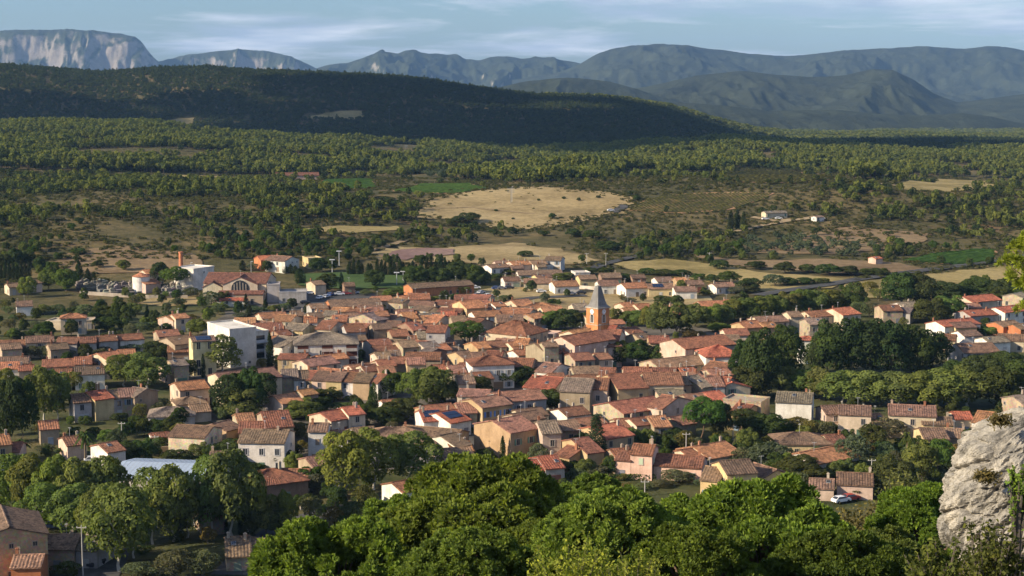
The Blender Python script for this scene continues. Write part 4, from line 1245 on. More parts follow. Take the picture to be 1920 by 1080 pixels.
# ---- big pale blue industrial shed among the plane trees
IX, IY = at_z(320, 872, 6.2)
ish = root_at('warehouse', IX, IY, 0, 'warehouse', "wide warehouse with pale blue shed roof", 315, 885)
link("wall", MB().box(-11, 11, -8, 8, -1, 5.0).mesh("wall", M['wall']), ish, rz=math.radians(-8), color=(.45, .43, .4))
rm = MB()
for i in range(44):
    x0 = -11.4 + i*22.8/44; x1 = x0 + 22.8/44; zc = .05 if i % 2 else 0
    for (ya, za, yb, zb) in ((-8.4, 5.0, 1, 6.5), (1, 6.5, 8.4, 5.4)): rm.add([(x0,ya,za+zc),(x1,ya,za+zc),(x1,yb,zb+zc),(x0,yb,zb+zc)], [(0,1,2,3)])
link("metal_roof", rm.mesh("metal_roof", M['metal']), ish, rz=math.radians(-8), color=(.36, .43, .52))

# ---- farm far up the valley
house('X', 1432, 396, 1472, 395, 3, 6, 'C', 'g', name='farm_barn', cat='barn', desc="low farm barn with grey roof on the scrub hill", win=.3, chim=0)
house('X', 1526, 405, 1540, 404, 2.6, 4, 'W', 'g', name='farm_shed', cat='shed', desc="small white farm shed on the scrub hill", win=.2, chim=0)
house('D', 985, 70, 1012, 68, 3, 5, 'P', 'R', name='hut', cat='hut', desc="tiny pink field hut beside the vineyard", win=0, gwin=.5, chim=0)
# ---- long low wall of the housing estate
def low_wall(pix, h, col, desc):
    p = [hit(*q) for q in pix]; m = MB()
    for q, r in zip(p[:-1], p[1:]):
        d = Vector((r[0]-q[0], r[1]-q[1])).normalized(); n = Vector((-d.y, d.x))*.14
        o = p[0]
        for zz_ in (0,):
            vs = [(q[0]-n.x-o[0], q[1]-n.y-o[1], q[2]-o[2]-.6), (r[0]-n.x-o[0], r[1]-n.y-o[1], r[2]-o[2]-.6), (r[0]+n.x-o[0], r[1]+n.y-o[1], r[2]-o[2]-.6), (q[0]+n.x-o[0], q[1]+n.y-o[1], q[2]-o[2]-.6)]
            m.add(vs + [(a_, b_, c_ + h + .6) for a_, b_, c_ in vs], [(0,3,2,1),(4,5,6,7),(0,1,5,4),(1,2,6,5),(2,3,7,6),(3,0,4,7)])
    o = link("garden_wall", m.mesh("garden_wall", M['wall']), None, p[0], color=col); o["category"] = "wall"; mid = pix[len(pix)//2]
    later(o, desc, *mid); return o
low_wall([(1018,538),(1060,541),(1130,546)], 1.8, (.62, .57, .5), "long pale housing estate wall")
low_wall([(275,845),(300,850),(322,848)], 1.6, (.45, .36, .25), "low stone garden wall")
low_wall([(563,958),(592,953)], 1.2, (.6, .56, .5), "short white roadside wall")
# ------------------------------------------------------------------ vegetation prototypes (unit height, unit crown width)
def unit(n, rng):
    v = rng.normal(size=(n, 3)); return v / np.linalg.norm(v, axis=1)[:, None]
def leaves(P, Nn, size, rng, spread=0.8, aspect=1.0):
    """one quad per point, roughly facing its outward normal"""
    n = len(P); d = Nn + spread * unit(n, rng); d /= np.linalg.norm(d, axis=1)[:, None]
    a = np.cross(d, unit(n, rng)); a /= np.linalg.norm(a, axis=1)[:, None] + 1e-9; b = np.cross(d, a)
    s = size * (0.6 + 0.8 * rng.random(n))[:, None]
    V = np.stack([P - a*s*aspect - b*s*.6, P + a*s*aspect - b*s*.35, P + a*s*aspect*.8 + b*s*.6, P - a*s*aspect*.7 + b*s*.45], 1).reshape(-1, 3)
    return V, np.arange(n * 4).reshape(n, 4)
def blobs_crown(seed, centers, radii, nleaf, size, zflat=1.0, spread=0.5, fill=0.12):
    rng = np.random.default_rng(seed); C = np.array(centers); R = np.array(radii)
    w = R ** 2 / (R ** 2).sum(); k = rng.choice(len(C), int(nleaf * 1.9), p=w); u = unit(len(k), rng)
    u[:, 2] = np.where(u[:, 2] < -0.45, -u[:, 2], u[:, 2])
    rr = R[k] * (1 - fill * np.abs(rng.normal(size=len(k)))) * (1 + .18 * (rng.random(len(k)) - .3))
    P = C[k] + u * rr[:, None] * np.array([1, 1, zflat])
    dd = np.linalg.norm((P[:, None, :] - C[None]) / np.array([1, 1, zflat]), axis=2) / R[None]
    dd[np.arange(len(k)), k] = 9
    keep = (dd.min(1) > 0.80); P, u, k = P[keep][:nleaf], u[keep][:nleaf], k[keep][:nleaf]
    V, F = leaves(P, u, size, rng, spread)
    tn = 0.45 * rng.random(len(P)) + 0.35 * rng.random(len(C))[k] + 0.2 * rng.random()
    return V, F, tn
def crown_mesh(name, V, F, tn, mat=None): return np_mesh(name, V, F, [mat or M['leaf']], tint=tn)
def ell_blobs(seed, n, rx, zc, rz, rb, shell=0.75, taper=0.0):
    rng = np.random.default_rng(seed); out = []; rad = []
    while len(out) < n:
        u = unit(1, rng)[0]; q = shell + (1 - shell) * rng.random() if rng.random() < .8 else rng.random()
        p = u * q
        x, y, z = p[0] * rx, p[1] * rx, zc + p[2] * rz
        f = 1 - taper * max(0, (z - zc) / rz)
        out.append((x * f, y * f, z)); rad.append(rb * rng.uniform(.7, 1.3) * (f if taper else 1))
    return out, rad
def trunk_mesh(name, h, r, limbs=5, lean=0.0, seed=0, spread=.28, ztop=.7):
    rnd = random.Random(seed); m = MB(); x = y = 0
    pts = [(0, 0, -.05)]; rr = [r * 1.35]
    for k in range(1, 5):
        x += rnd.uniform(-1, 1) * lean * .05; y += rnd.uniform(-1, 1) * lean * .05
        pts.append((x, y, h * k / 4)); rr.append(r * (1 - .12 * k))
    m.tube(pts, rr, 7)
    for i in range(limbs):
        a = 2 * math.pi * (i + rnd.random() * .6) / limbs; sp = spread * rnd.uniform(.6, 1)
        zt = ztop * rnd.uniform(.8, 1.1)
        m.tube([(x, y, h * .92), (x + sp * .45 * math.cos(a), y + sp * .45 * math.sin(a), h + (zt - h) * .45), (x + sp * math.cos(a), y + sp * math.sin(a), zt)], [r * .55, r * .36, r * .12], 5)
    return m.mesh(name, M['bark'])
PROTO = {}
def variants(kind, fn, n=3): PROTO[kind] = [fn(k) for k in range(n)]
def v_plane(k):
    c, r = ell_blobs(10 + k, 70, .37, .555, .375, .125, .6); return crown_mesh("crown", *blobs_crown(k, c, r, 6500, .021)), trunk_mesh("trunk", .32, .022, 6, 1, k)
def v_broad(k):
    c, r = ell_blobs(40 + k, 46, .36, .55, .40, .14, .6, .25); return crown_mesh("crown", *blobs_crown(k + 7, c, r, 5200, .022)), trunk_mesh("trunk", .2, .02, 5, 1, k)
def v_tall(k):
    c, r = ell_blobs(70 + k, 60, .36, .53, .43, .13, .55, .35); return crown_mesh("crown", *blobs_crown(k + 17, c, r, 6800, .019)), trunk_mesh("trunk", .15, .018, 5, 1, k)
def v_pine(k):
    c, r = ell_blobs(90 + k, 44, .38, .70, .24, .125, .7); c = [(x, y, max(z, .48)) for x, y, z in c]
    return crown_mesh("crown", *blobs_crown(k + 27, c, r, 4400, .019, .85)), trunk_mesh("trunk", .5, .018, 7, 1.5, k, .3, .68)
def v_cypress(k):
    rng = np.random.default_rng(k + 3); C = []; R = []
    for i in range(60):
        z = .06 + .92 * (i / 60); w = .36 * math.sin(math.pi * min(1, (z * .82 + .16))) ** .7 * (1 - .55 * max(0, z - .5)); a = rng.random() * 6.28
        C.append((w * .7 * math.cos(a), w * .7 * math.sin(a), z)); R.append(max(.06, w * .75))
    C, R = np.array(C), np.array(R); kk = rng.choice(60, 2600); u = unit(2600, rng)
    P = C[kk] + u * R[kk][:, None] * np.array([1, 1, .28]); N_ = u + np.array([0, 0, .5])
    V, F = leaves(P, N_, .03, rng, .5)
    V[:, 2] = (V[:, 2]); return crown_mesh("crown", V, F, .6 * rng.random(2600) + .4 * rng.random(60)[kk]), trunk_mesh("trunk", .12, .02, 0, 0, k)
def v_olive(k):
    c, r = ell_blobs(120 + k, 34, .37, .5, .34, .15, .6); c = [(x, y, max(.22, z)) for x, y, z in c]
    return crown_mesh("crown", *blobs_crown(k + 37, c, r, 2600, .026, 1, 1.1)), trunk_mesh("trunk", .2, .03, 5, 2, k)
def v_shrub(k):
    c, r = ell_blobs(150 + k, 26, .35, .42, .34, .17, .6); c = [(x, y, max(.15, z)) for x, y, z in c]
    return crown_mesh("crown", *blobs_crown(k + 47, c, r, 1800, .03)), trunk_mesh("trunk", .12, .02, 4, 1, k)
def v_cedar(k):
    rng = np.random.default_rng(k + 60); P = []; N_ = []
    for t in range(17):
        z = .14 + .84 * t / 17; L = .5 * (1 - (z - .1) / .95) ** .8 + .02; nb = 7
        for b in range(nb):
            a = 6.28 * (b + rng.random() * .7) / nb; Lb = L * rng.uniform(.65, 1.05); n = int(24 + 110 * Lb)
            s = rng.random(n) ** .7; wv = (.03 + .09 * (1 - s) * 1.2) * .8
            off = rng.normal(size=n) * wv; x = s * Lb * math.cos(a) - off * math.sin(a); y = s * Lb * math.sin(a) + off * math.cos(a)
            zz_ = z - .05 * s + .05 * s * s + rng.normal(size=n) * .008
            P.append(np.column_stack([x, y, zz_])); N_.append(np.tile([0, 0, 1.0], (n, 1)))
    P = np.vstack(P); V, F = leaves(P, np.vstack(N_), .017, rng, .6)
    return crown_mesh("crown", V, F, rng.random(len(P))), MB().tube([(0, 0, -.03), (0, 0, .5), (0, 0, .98)], [.02, .013, .003], 7).mesh("trunk", M['bark'])
def v_palm(k):
    rng = np.random.default_rng(k + 80); V = []; F = []; tn = []
    for f in range(38):
        a = rng.random() * 6.28; el = rng.uniform(-.5, 1.3); L = .48; prev = None; p = np.array([0, 0, .74])
        d = np.array([math.cos(a) * math.cos(el), math.sin(a) * math.cos(el), math.sin(el) * .6]); side = np.array([-math.sin(a), math.cos(a), 0])
        for s in range(7):
            w = .05 * (1 - (s / 7) ** 2) + .006
            o = len(V); V += [p - side * w + np.array([0, 0, -.02]), p, p + side * w + np.array([0, 0, -.02])]
            if prev is not None:
                F += [(prev, o, o + 1, prev + 1), (prev + 1, o + 1, o + 2, prev + 2)]; tn += [rng.random()] * 2
            prev = o; p = p + d * L / 6; d = d + np.array([0, 0, -.16])
    tr = MB().tube([(0, 0, -.03), (.01, 0, .35), (0, 0, .72), (0, 0, .78)], [.045, .035, .04, .06], 8).mesh("trunk", M['bark'])
    return crown_mesh("fronds", np.array(V), np.array(F), tn), tr
variants('pl', v_plane); variants('bd', v_broad); variants('ta', v_tall); variants('pi', v_pine, 2); variants('cy', v_cypress, 2)
variants('ol', v_olive); variants('sh', v_shrub); variants('ce', v_cedar, 1); variants('pa', v_palm, 2)
TREE = {  # colour, bark, names
    'pl': ((.150, .178, .050), (.50, .46, .38), "plane_tree", "leafy plane tree", "plane tree"),
    'lg': ((.130, .158, .045), (.12, .09, .07), "broadleaf_tree", "light green leafy tree", "tree"),
    'bd': ((.062, .084, .028), (.10, .08, .06), "broadleaf_tree", "dark green leafy tree", "tree"),
    'ta': ((.050, .070, .026), (.12, .10, .08), "poplar_tree", "tall dark poplar", "tree"),
    'pi': ((.085, .135, .032), (.14, .09, .06), "pine_tree", "round crowned pine", "pine tree"),
    'cy': ((.036, .052, .021), (.08, .06, .05), "cypress_tree", "slim dark cypress", "cypress"),
    'ol': ((.120, .138, .078), (.12, .10, .08), "olive_tree", "grey green olive tree", "olive tree"),
    'br': ((.150, .135, .048), (.12, .10, .08), "shrub_tree", "yellowing small tree", "tree"),
    'sh': ((.085, .110, .035), (.10, .08, .06), "garden_shrub", "low green garden shrub", "shrub"),
    'ce': ((.056, .080, .046), (.10, .08, .06), "cedar_tree", "layered blue green cedar", "cedar"),
    'pa': ((.080, .105, .035), (.20, .15, .10), "palm_tree", "palm with drooping fronds", "palm")}
PMAP = {'lg': 'bd', 'br': 'ol'}
NTR = [0]
def plant(kind, x, y, z, w, h, px, py, group='village trees', desc=None, color=None, name=None):
    col, bark, nm, ds, cat = TREE[kind]; NTR[0] += 1; rnd = random.Random(NTR[0] * 13)
    vs = PROTO[PMAP.get(kind, kind)]; cm, tm = vs[rnd.randrange(len(vs))]
    r = bpy.data.objects.new(name or nm, None); COL.objects.link(r); r.location = (x, y, z); r.rotation_euler = (0, 0, rnd.uniform(0, 6.28)); r.scale = (w, w * rnd.uniform(.9, 1.1), h); r.empty_display_size = .2
    c = color or tuple(v * rnd.uniform(.88, 1.14) for v in col)
    link("fronds" if kind == 'pa' else "crown", cm, r, color=c); link("trunk", tm, r, color=bark)
    r["category"] = cat; r["group"] = group; later(r, desc or ds, px, py); return r
def tree(c, cx, ytop, width, ybase, kind, **k):
    px, pb = PX(c, cx, ybase); _, pt = PX(c, cx, ytop); s = CR[c][2]
    x, y, z = hit(px, pb); d = ray(px, pt); zt = CAMZ + d[2] * y / d[1]
    w = width / s * y / FPX * {'pl': 1.9 if c == 'I' else 1.6, 'lg': 1.45, 'bd': 1.45, 'ta': 1.35, 'ol': 1.35, 'pi': 1.25, 'sh': 1.3, 'br': 1.3}.get(kind, 1.06)
    return plant(kind, x, y, z, w, max(1.2, (zt - z) * (1.06 if kind in ('pl', 'lg', 'bd') else 1.0)), px, (pt + pb) / 2, **k)
TREES = """
A 210 230 110 390 lg|A 360 190 120 340 lg|A 500 170 160 345 lg|A 390 120 100 270 bd|A 595 110 65 290 cy|A 660 170 55 290 cy|A 705 195 45 290 cy|A 1190 120 115 310 bd|A 1310 165 220 345 pi
A 1440 310 120 390 ol|A 1590 330 140 470 ol|A 1680 345 100 450 bd|A 1650 425 110 500 lg|A 1520 380 90 470 bd|A 900 390 110 590 ta|A 960 440 90 600 bd|A 1105 440 45 590 cy|A 1160 480 80 600 bd
A 650 440 180 560 ol|A 790 450 160 570 bd|A 800 530 170 640 bd|A 1060 570 100 670 ol|A 1150 570 80 660 lg|A 1430 510 120 610 br|A 1480 560 140 680 lg|A 1250 580 90 650 bd|A 340 580 160 700 bd
A 60 540 100 640 ol|A 40 400 90 480 br|A 110 640 110 710 bd|A 200 640 110 705 bd|A 60 770 130 850 ol|A 160 745 130 850 ol|A 250 745 140 850 ol|A 340 745 140 850 ol|A 480 780 160 850 ol|A 700 770 120 835 ol|A 780 755 120 830 ol
A 960 730 190 800 ol|A 1170 720 190 870 bd|A 940 830 220 1060 pl|A 1110 825 260 1080 pl|A 560 940 140 1085 lg|A 1300 800 90 860 ol|A 1660 700 230 960 pl|A 1410 850 120 1010 bd|A 1525 810 40 1000 cy
A 60 450 90 520 ol|A 430 440 110 510 ol|A 550 460 100 540 bd|A 150 500 90 570 br|A 260 560 100 620 ol|A 1330 390 110 460 ol|A 1000 430 110 520 lg|A 1210 370 60 440 bd|A 850 470 90 560 ol|A 700 500 90 590 bd
A 20 60 100 180 bd|A 110 30 120 170 bd|A 200 40 110 150 bd|A 300 90 90 200 bd|A 590 20 100 70 bd|A 440 50 70 110 bd|A 740 110 80 170 bd|A 930 105 90 190 lg
B 265 650 65 925 cy|B 505 780 210 890 lg|B 330 830 120 930 bd|B 780 810 80 880 lg|B 900 820 130 890 lg|B 960 780 80 850 lg|B 860 450 120 520 lg|B 990 415 80 490 bd|B 1070 425 110 490 lg|B 1230 410 110 480 bd
B 1740 575 270 790 pi|B 690 205 155 350 bd|B 800 200 50 330 cy|B 1050 180 140 310 bd|B 490 170 90 290 cy|B 1350 150 170 300 bd|B 1450 165 160 300 bd|B 1560 180 150 300 bd|B 1680 130 190 290 bd|B 1780 140 170 290 lg|B 1860 190 110 300 bd
B 85 360 42 480 cy|B 230 400 42 500 cy|B 150 450 150 525 ol|B 360 430 120 505 ol|B 545 430 60 510 cy|B 110 440 50 540 cy|B 40 500 90 545 ol|B 300 450 100 510 lg|B 430 400 70 480 bd
B 1430 290 130 375 bd|B 1340 320 100 365 lg|B 1230 310 160 365 lg|B 1690 290 140 365 lg|B 1580 360 140 420 ol|B 1470 480 130 530 lg|B 620 90 110 200 bd|B 720 90 100 200 bd|B 1150 340 80 380 lg|B 980 330 90 380 ol
B 60 110 60 190 cy|B 240 110 70 200 bd|B 380 150 50 210 cy|B 420 140 50 210 cy|B 455 150 50 215 cy|B 130 130 80 190 ol|B 1500 380 110 440 lg
F 60 70 230 330 bd|F 170 60 240 330 bd|F 80 170 260 430 lg|F 700 190 190 300 bd|F 580 200 160 300 bd|F 520 270 230 430 lg|F 420 320 160 430 lg|F 660 260 150 380 bd|F 810 300 160 370 lg|F 1180 60 220 265 bd|F 1370 60 230 330 lg|F 1500 20 290 330 lg
F 1040 150 80 440 ta|F 1090 190 42 335 cy|F 1250 260 240 450 bd|F 1130 340 230 490 bd|F 1000 300 140 470 bd|F 1560 150 170 310 bd|F 1820 110 200 270 bd|F 650 390 110 470 lg|F 1385 360 48 468 cy|F 1720 460 130 530 bd|F 1380 480 110 525 bd
F 450 600 120 710 bd|F 350 640 170 790 bd|F 130 720 210 810 bd|F 830 540 310 1010 pl|F 1050 530 270 960 pl|F 1320 540 300 900 pl|F 570 780 190 960 bd|F 1482 700 45 830 cy|F 930 430 150 490 bd|F 700 430 110 500 bd|F 230 700 120 770 sh|F 870 240 120 290 sh
J 230 440 200 780 lg|J 380 460 160 770 lg|J 130 560 160 800 bd|J 300 600 150 780 bd|J 560 660 120 800 br|J 690 680 55 825 cy|J 740 540 130 730 br|J 870 560 160 700 br|J 400 750 160 850 bd|J 620 740 130 830 lg|J 980 530 90 610 bd|J 45 600 50 775 cy|J 560 460 160 580 bd|J 180 900 150 960 sh|J 480 780 120 860 sh
C 600 490 170 640 lg|C 720 475 190 640 bd|C 820 490 150 640 bd|C 1090 480 120 610 lg|C 1170 490 120 610 lg|C 1250 485 130 615 lg|C 1330 470 130 630 lg|C 1430 440 190 690 lg|C 1560 445 220 690 lg|C 1690 450 180 620 lg|C 1800 455 170 610 lg|C 1900 440 160 600 lg
C 1140 730 190 910 bd|C 1260 720 190 915 bd|C 1400 750 210 915 bd|C 1760 880 190 995 bd|C 1450 375 120 440 bd|C 1560 370 90 460 bd|C 730 640 130 690 lg|C 240 920 190 1065 bd|C 390 905 190 1065 bd|C 690 200 170 265 lg|C 1180 210 120 280 bd|C 530 250 80 300 bd
C 420 220 100 270 bd|C 200 210 100 260 bd|C 300 170 110 215 bd|C 1720 210 100 265 bd|C 1820 220 100 280 bd|C 1590 180 130 235 bd|C 1450 180 140 230 bd|C 1330 170 110 220 bd|C 900 170 120 220 bd|C 1030 165 110 215 bd|C 250 370 90 420 ol|C 620 400 70 440 bd|C 265 390 35 450 cy|C 1200 390 90 430 ol|C 1770 330 90 380 bd|C 1640 340 80 380 ol
C 60 1000 150 1090 bd|C 130 560 60 640 bd|C 1640 620 130 700 br|C 1720 640 110 690 br|C 40 150 120 300 bd|C 90 190 90 300 bd
D 30 370 130 480 lg|D 115 330 140 470 lg|D 200 320 140 465 lg|D 285 310 140 460 lg|D 370 305 140 450 lg|D 455 290 150 440 lg|D 540 280 150 430 lg|D 625 275 150 425 lg|D 710 270 150 420 lg|D 790 280 140 410 bd|D 865 240 130 420 bd
D 190 560 200 900 ta|D 280 500 240 950 ta|D 430 495 250 860 ta|D 700 455 230 800 ta|D 830 440 250 805 ta|D 960 445 250 805 ta|D 1090 465 250 805 ta|D 1220 480 250 795 ta|D 1350 520 220 760 ta|D 640 560 180 800 ta
D 220 740 220 960 bd|D 420 760 210 950 lg|D 560 780 190 950 lg|D 660 770 230 965 lg|D 800 790 220 985 pl|D 930 790 220 995 pl|D 1150 800 240 1010 pl|D 1290 790 260 1010 pl|D 1430 780 260 1010 pl|D 1570 770 250 1005 pl|D 1040 820 160 1000 bd|D 1760 740 260 1010 bd|D 1890 700 230 990 bd|D 1650 690 220 860 bd|D 1500 720 200 850 bd|D 1800 650 200 820 bd
D 1150 180 200 390 bd|D 1260 170 210 390 bd|D 1430 230 210 345 bd|D 1540 240 180 340 bd|D 1640 200 210 325 bd|D 1790 210 190 335 bd|D 1340 330 190 490 bd|D 1450 310 190 470 lg|D 900 340 110 450 ol|D 970 350 110 450 ol|D 1290 350 130 460 bd|D 1780 260 120 350 bd|D 1880 250 110 350 bd
D 90 165 120 235 bd|D 210 200 120 285 bd|D 370 175 130 255 ol|D 130 250 110 300 ol|D 230 250 90 295 bd|D 460 200 110 250 bd|D 560 200 110 245 bd|D 660 205 100 240 lg|D 30 90 100 150 bd|D 440 105 120 175 bd|D 260 100 110 150 bd|D 700 120 140 185 bd|D 830 130 140 185 bd|D 1020 140 110 190 bd|D 950 145 100 190 bd|D 580 120 110 170 bd
D 1700 500 120 560 lg|D 1600 500 90 560 bd|D 1760 600 90 640 bd|D 20 480 110 540 lg|D 130 490 110 540 bd|D 960 220 110 290 br|D 1010 260 100 340 br
G 600 210 190 375 bd|G 700 220 130 340 bd|G 450 330 170 460 bd|G 920 280 130 365 bd|G 1020 265 140 365 bd|G 1080 270 100 340 bd|G 950 365 250 760 ce|G 250 545 50 765 cy|G 1760 268 300 610 pi|G 1240 500 160 650 lg|G 1360 490 140 630 bd|G 1430 530 130 640 bd|G 1540 490 190 640 bd|G 1620 500 150 660 br|G 1880 540 130 620 lg
G 120 650 170 775 bd|G 840 770 150 885 ol|G 940 760 160 885 ol|G 780 730 120 835 bd|G 620 785 65 860 lg|G 1060 690 150 835 br|G 1560 800 210 910 ol|G 1740 865 120 940 ol|G 1890 870 90 960 bd|G 1150 830 90 890 br|G 1300 900 120 960 ol|G 1440 870 130 940 ol|G 1180 900 110 950 br|G 690 850 90 910 sh|G 1620 830 100 900 sh|G 1830 880 80 950 sh
H 40 230 120 480 bd|H 200 290 220 440 bd|H 340 320 190 470 bd|H 520 330 170 440 br|H 660 370 200 445 bd|H 1080 335 220 470 ol|H 980 380 150 560 bd|H 860 430 200 660 ol|H 570 450 180 570 ol|H 330 480 240 660 ol|H 200 420 140 600 lg|H 1280 490 190 750 lg|H 1390 480 190 740 pi|H 1100 590 240 810 bd|H 540 590 290 750 bd|H 740 600 150 680 lg|H 850 600 140 670 bd
H 805 325 85 425 pa|H 1190 390 95 630 pa|E 165 545 160 720 pa|E 640 465 180 760 pa|E 460 625 110 705 pa|H 60 720 120 810 lg|H 180 735 120 805 bd|H 270 735 110 805 bd|H 350 720 100 795 bd|H 870 755 120 840 bd|H 960 760 110 830 bd|H 1490 500 100 580 br|H 1570 420 90 540 bd|H 120 600 110 680 bd|H 30 430 110 500 lg|H 470 380 120 440 bd|H 1160 470 110 560 bd|H 1030 480 120 580 bd|H 1765 235 55 335 cy|H 1440 560 110 680 bd|H 690 690 110 740 ol
E 60 110 220 600 bd|E 180 140 200 590 bd|E 330 60 220 440 pl|E 430 80 180 430 pl|E 40 60 150 300 pl|E 1760 70 260 420 bd|E 1880 60 200 420 bd|E 1200 260 150 345 ol|E 1660 320 150 430 ol|E 1180 430 170 545 bd|E 1280 420 160 545 bd|E 950 450 120 570 bd|E 800 500 110 610 lg|E 960 580 170 770 bd|E 1080 570 170 760 bd|E 1200 560 130 650 bd|E 1500 600 150 745 lg|E 1590 610 120 720 bd|E 1330 650 200 770 bd|E 1430 670 130 760 sh|E 1750 580 210 730 bd|E 340 600 120 685 ol|E 300 460 130 530 br|E 700 480 100 560 bd|E 560 480 90 560 bd|E 640 400 110 470 bd|E 900 380 120 450 bd|E 1020 400 110 460 bd|E 1150 370 110 430 bd
I 120 190 230 640 pl|I 270 185 230 660 pl|I 420 215 230 690 pl|I 560 235 230 700 pl|I 720 225 230 690 pl|I 860 225 200 640 pl|I 330 400 260 760 pl|I 560 420 260 790 pl|I 760 440 230 860 pl|I 900 430 330 1055 pl|I 1010 470 200 950 pl|I 1150 300 230 850 pl|I 1290 280 260 830 pl|I 1400 390 180 800 pl|I 1590 200 230 790 pl|I 1750 165 280 790 pl|I 1860 270 170 780 pl
I 1080 840 140 915 sh|I 1330 730 160 815 sh|I 1060 970 220 1090 ol|I 1330 870 260 1100 ol|I 1530 880 230 1090 ol|I 630 755 60 935 cy|I 1700 640 40 780 cy|I 1808 610 40 780 cy|I 500 950 200 1080 sh
"""
for ln in TREES.strip().splitlines():
    for sp_ in ln.split('|'):
        q = sp_.split(); tree(q[0], *[float(v) for v in q[1:5]], q[5])
for x in range(10, 230, 30): tree('A', x, 130 + random.uniform(-20, 30), 38, 262, 'cy')
for x in range(860, 1780, 34): tree('B', x + random.uniform(-8, 8), 105 + random.uniform(-25, 35), 40 + random.uniform(-6, 14), 222, 'cy')
for x, t_ in ((300, 600), (325, 590), (285, 615)): pass
for x, y in ((1380, 398), (1392, 396), (1404, 400)): tree('X', x - 10, y - 4, 14, y + 34, 'cy')
# trees and bushes that stand out on the dry hill
for x, yt, w, yb in ((880,398,34,417),(860,404,22,418),(847,410,20,424),(1035,400,14,410),(1193,366,12,376),(1110,432,30,448),(1075,428,26,444),(1020,432,20,442),(985,470,26,482),(1140,452,40,470),(1010,372,6,377),(1057,368,6,374),(1085,370,7,377),(1122,366,8,372),(930,392,7,397),(962,408,6,412)):
    tree('X', x, yt, w, yb, 'bd', group='trees on the dry hill')
# gardens: bushes and small trees in the gaps between the houses
def clear(x, y, m):
    for X, Y, a_, L, sp in FOOT:
        dx, dy = x - X, y - Y
        if abs(dx) > 40 or abs(dy) > 40: continue
        if abs(dx*math.cos(a_) + dy*math.sin(a_)) < L/2 + m and abs(-dx*math.sin(a_) + dy*math.cos(a_)) < sp/2 + m: return False
    return True
rg = random.Random(99); cnt = 0
for _ in range(4000):
    if cnt >= 290: break
    y = rg.uniform(300, 690); x = rg.uniform(-.33, .33)*y; k = rg.choices(['bd', 'sh', 'ol', 'lg', 'br'], [5, 3, 2, 3, 1])[0]
    px, py = project(x, y, 0.0); px, py = float(px), float(py)
    core = 520 < px < 1380 and 590 < py < 760
    if not clear(x, y, 1.0) or (core and rg.random() < .6) or inpoly(np.array([x]), np.array([y]), wpoly_cp)[0]: continue
    w = rg.uniform(2.2, 5.5) if k != 'sh' else rg.uniform(1.6, 3)
    plant(k, x, y, float(zg(x, y)), w, w*rg.uniform(.75, 1.2), px, py - 10, group='garden bushes', name='garden_bush', desc={'bd': "small dark garden tree", 'sh': "low garden bush", 'ol': "small grey garden olive", 'lg': "small light garden tree", 'br': "small yellowing garden tree"}[k]); cnt += 1
for box in ((1380, 1790, 800, 925, 70), (1000, 1400, 845, 905, 22), (250, 620, 770, 900, 34), (20, 420, 560, 640, 26), (480, 700, 900, 1000, 14)):
    got = 0
    for _ in range(900):
        if got >= box[4]: break
        px, py = rg.uniform(box[0], box[1]), rg.uniform(box[2], box[3]); x, y, z = hit(px, py)
        if not clear(x, y, .8): continue
        k = rg.choices(['bd', 'ol', 'lg', 'br'], [5, 3, 3, 1])[0]; w = rg.uniform(2.8, 6)
        plant(k, x, y, z, w, w*rg.uniform(.8, 1.15), px, py - 12, group='garden trees', name='garden_tree', desc={'bd': "bushy dark garden tree", 'ol': "bushy grey garden olive", 'lg': "bushy light garden tree", 'br': "bushy yellowing garden tree"}[k]); got += 1
# clipped hedges by the villas
def hedge(c, x1, y1, x2, y2, w, h):
    p = hit(*PX(c, x1, y1)); q = hit(*PX(c, x2, y2)); L = math.hypot(q[0]-p[0], q[1]-p[1]); a_ = math.atan2(q[1]-p[1], q[0]-p[0]); rng = np.random.default_rng(int(x1))
    n = int(L * 60); f = rng.integers(0, 3, n); P = np.column_stack([rng.random(n)*L, (rng.random(n)-.5)*w, rng.random(n)*h]); N_ = np.zeros((n, 3))
    P[f == 0, 1] = -w/2; N_[f == 0, 1] = -1; P[f == 1, 2] = h; N_[f == 1, 2] = 1; P[f == 2, 1] = w/2; N_[f == 2, 1] = 1
    V, F = leaves(P + rng.normal(size=(n, 3))*.08, N_, .17, rng, .7)
    o = link("hedge", crown_mesh("hedge", V, F, rng.random(n)), None, p, a_, color=(.06, .10, .028)); o["category"] = "hedge"; o["group"] = "clipped hedges"
    later(o, "clipped green hedge", *PX(c, (x1+x2)/2, (y1+y2)/2))
hedge('G', 640, 892, 780, 880, 1.4, 1.6); hedge('G', 1050, 890, 1400, 885, 1.3, 1.5); hedge('B', 1020, 480, 1300, 478, 1.5, 1.6); hedge('C', 560, 300, 700, 296, 1.2, 1.4)

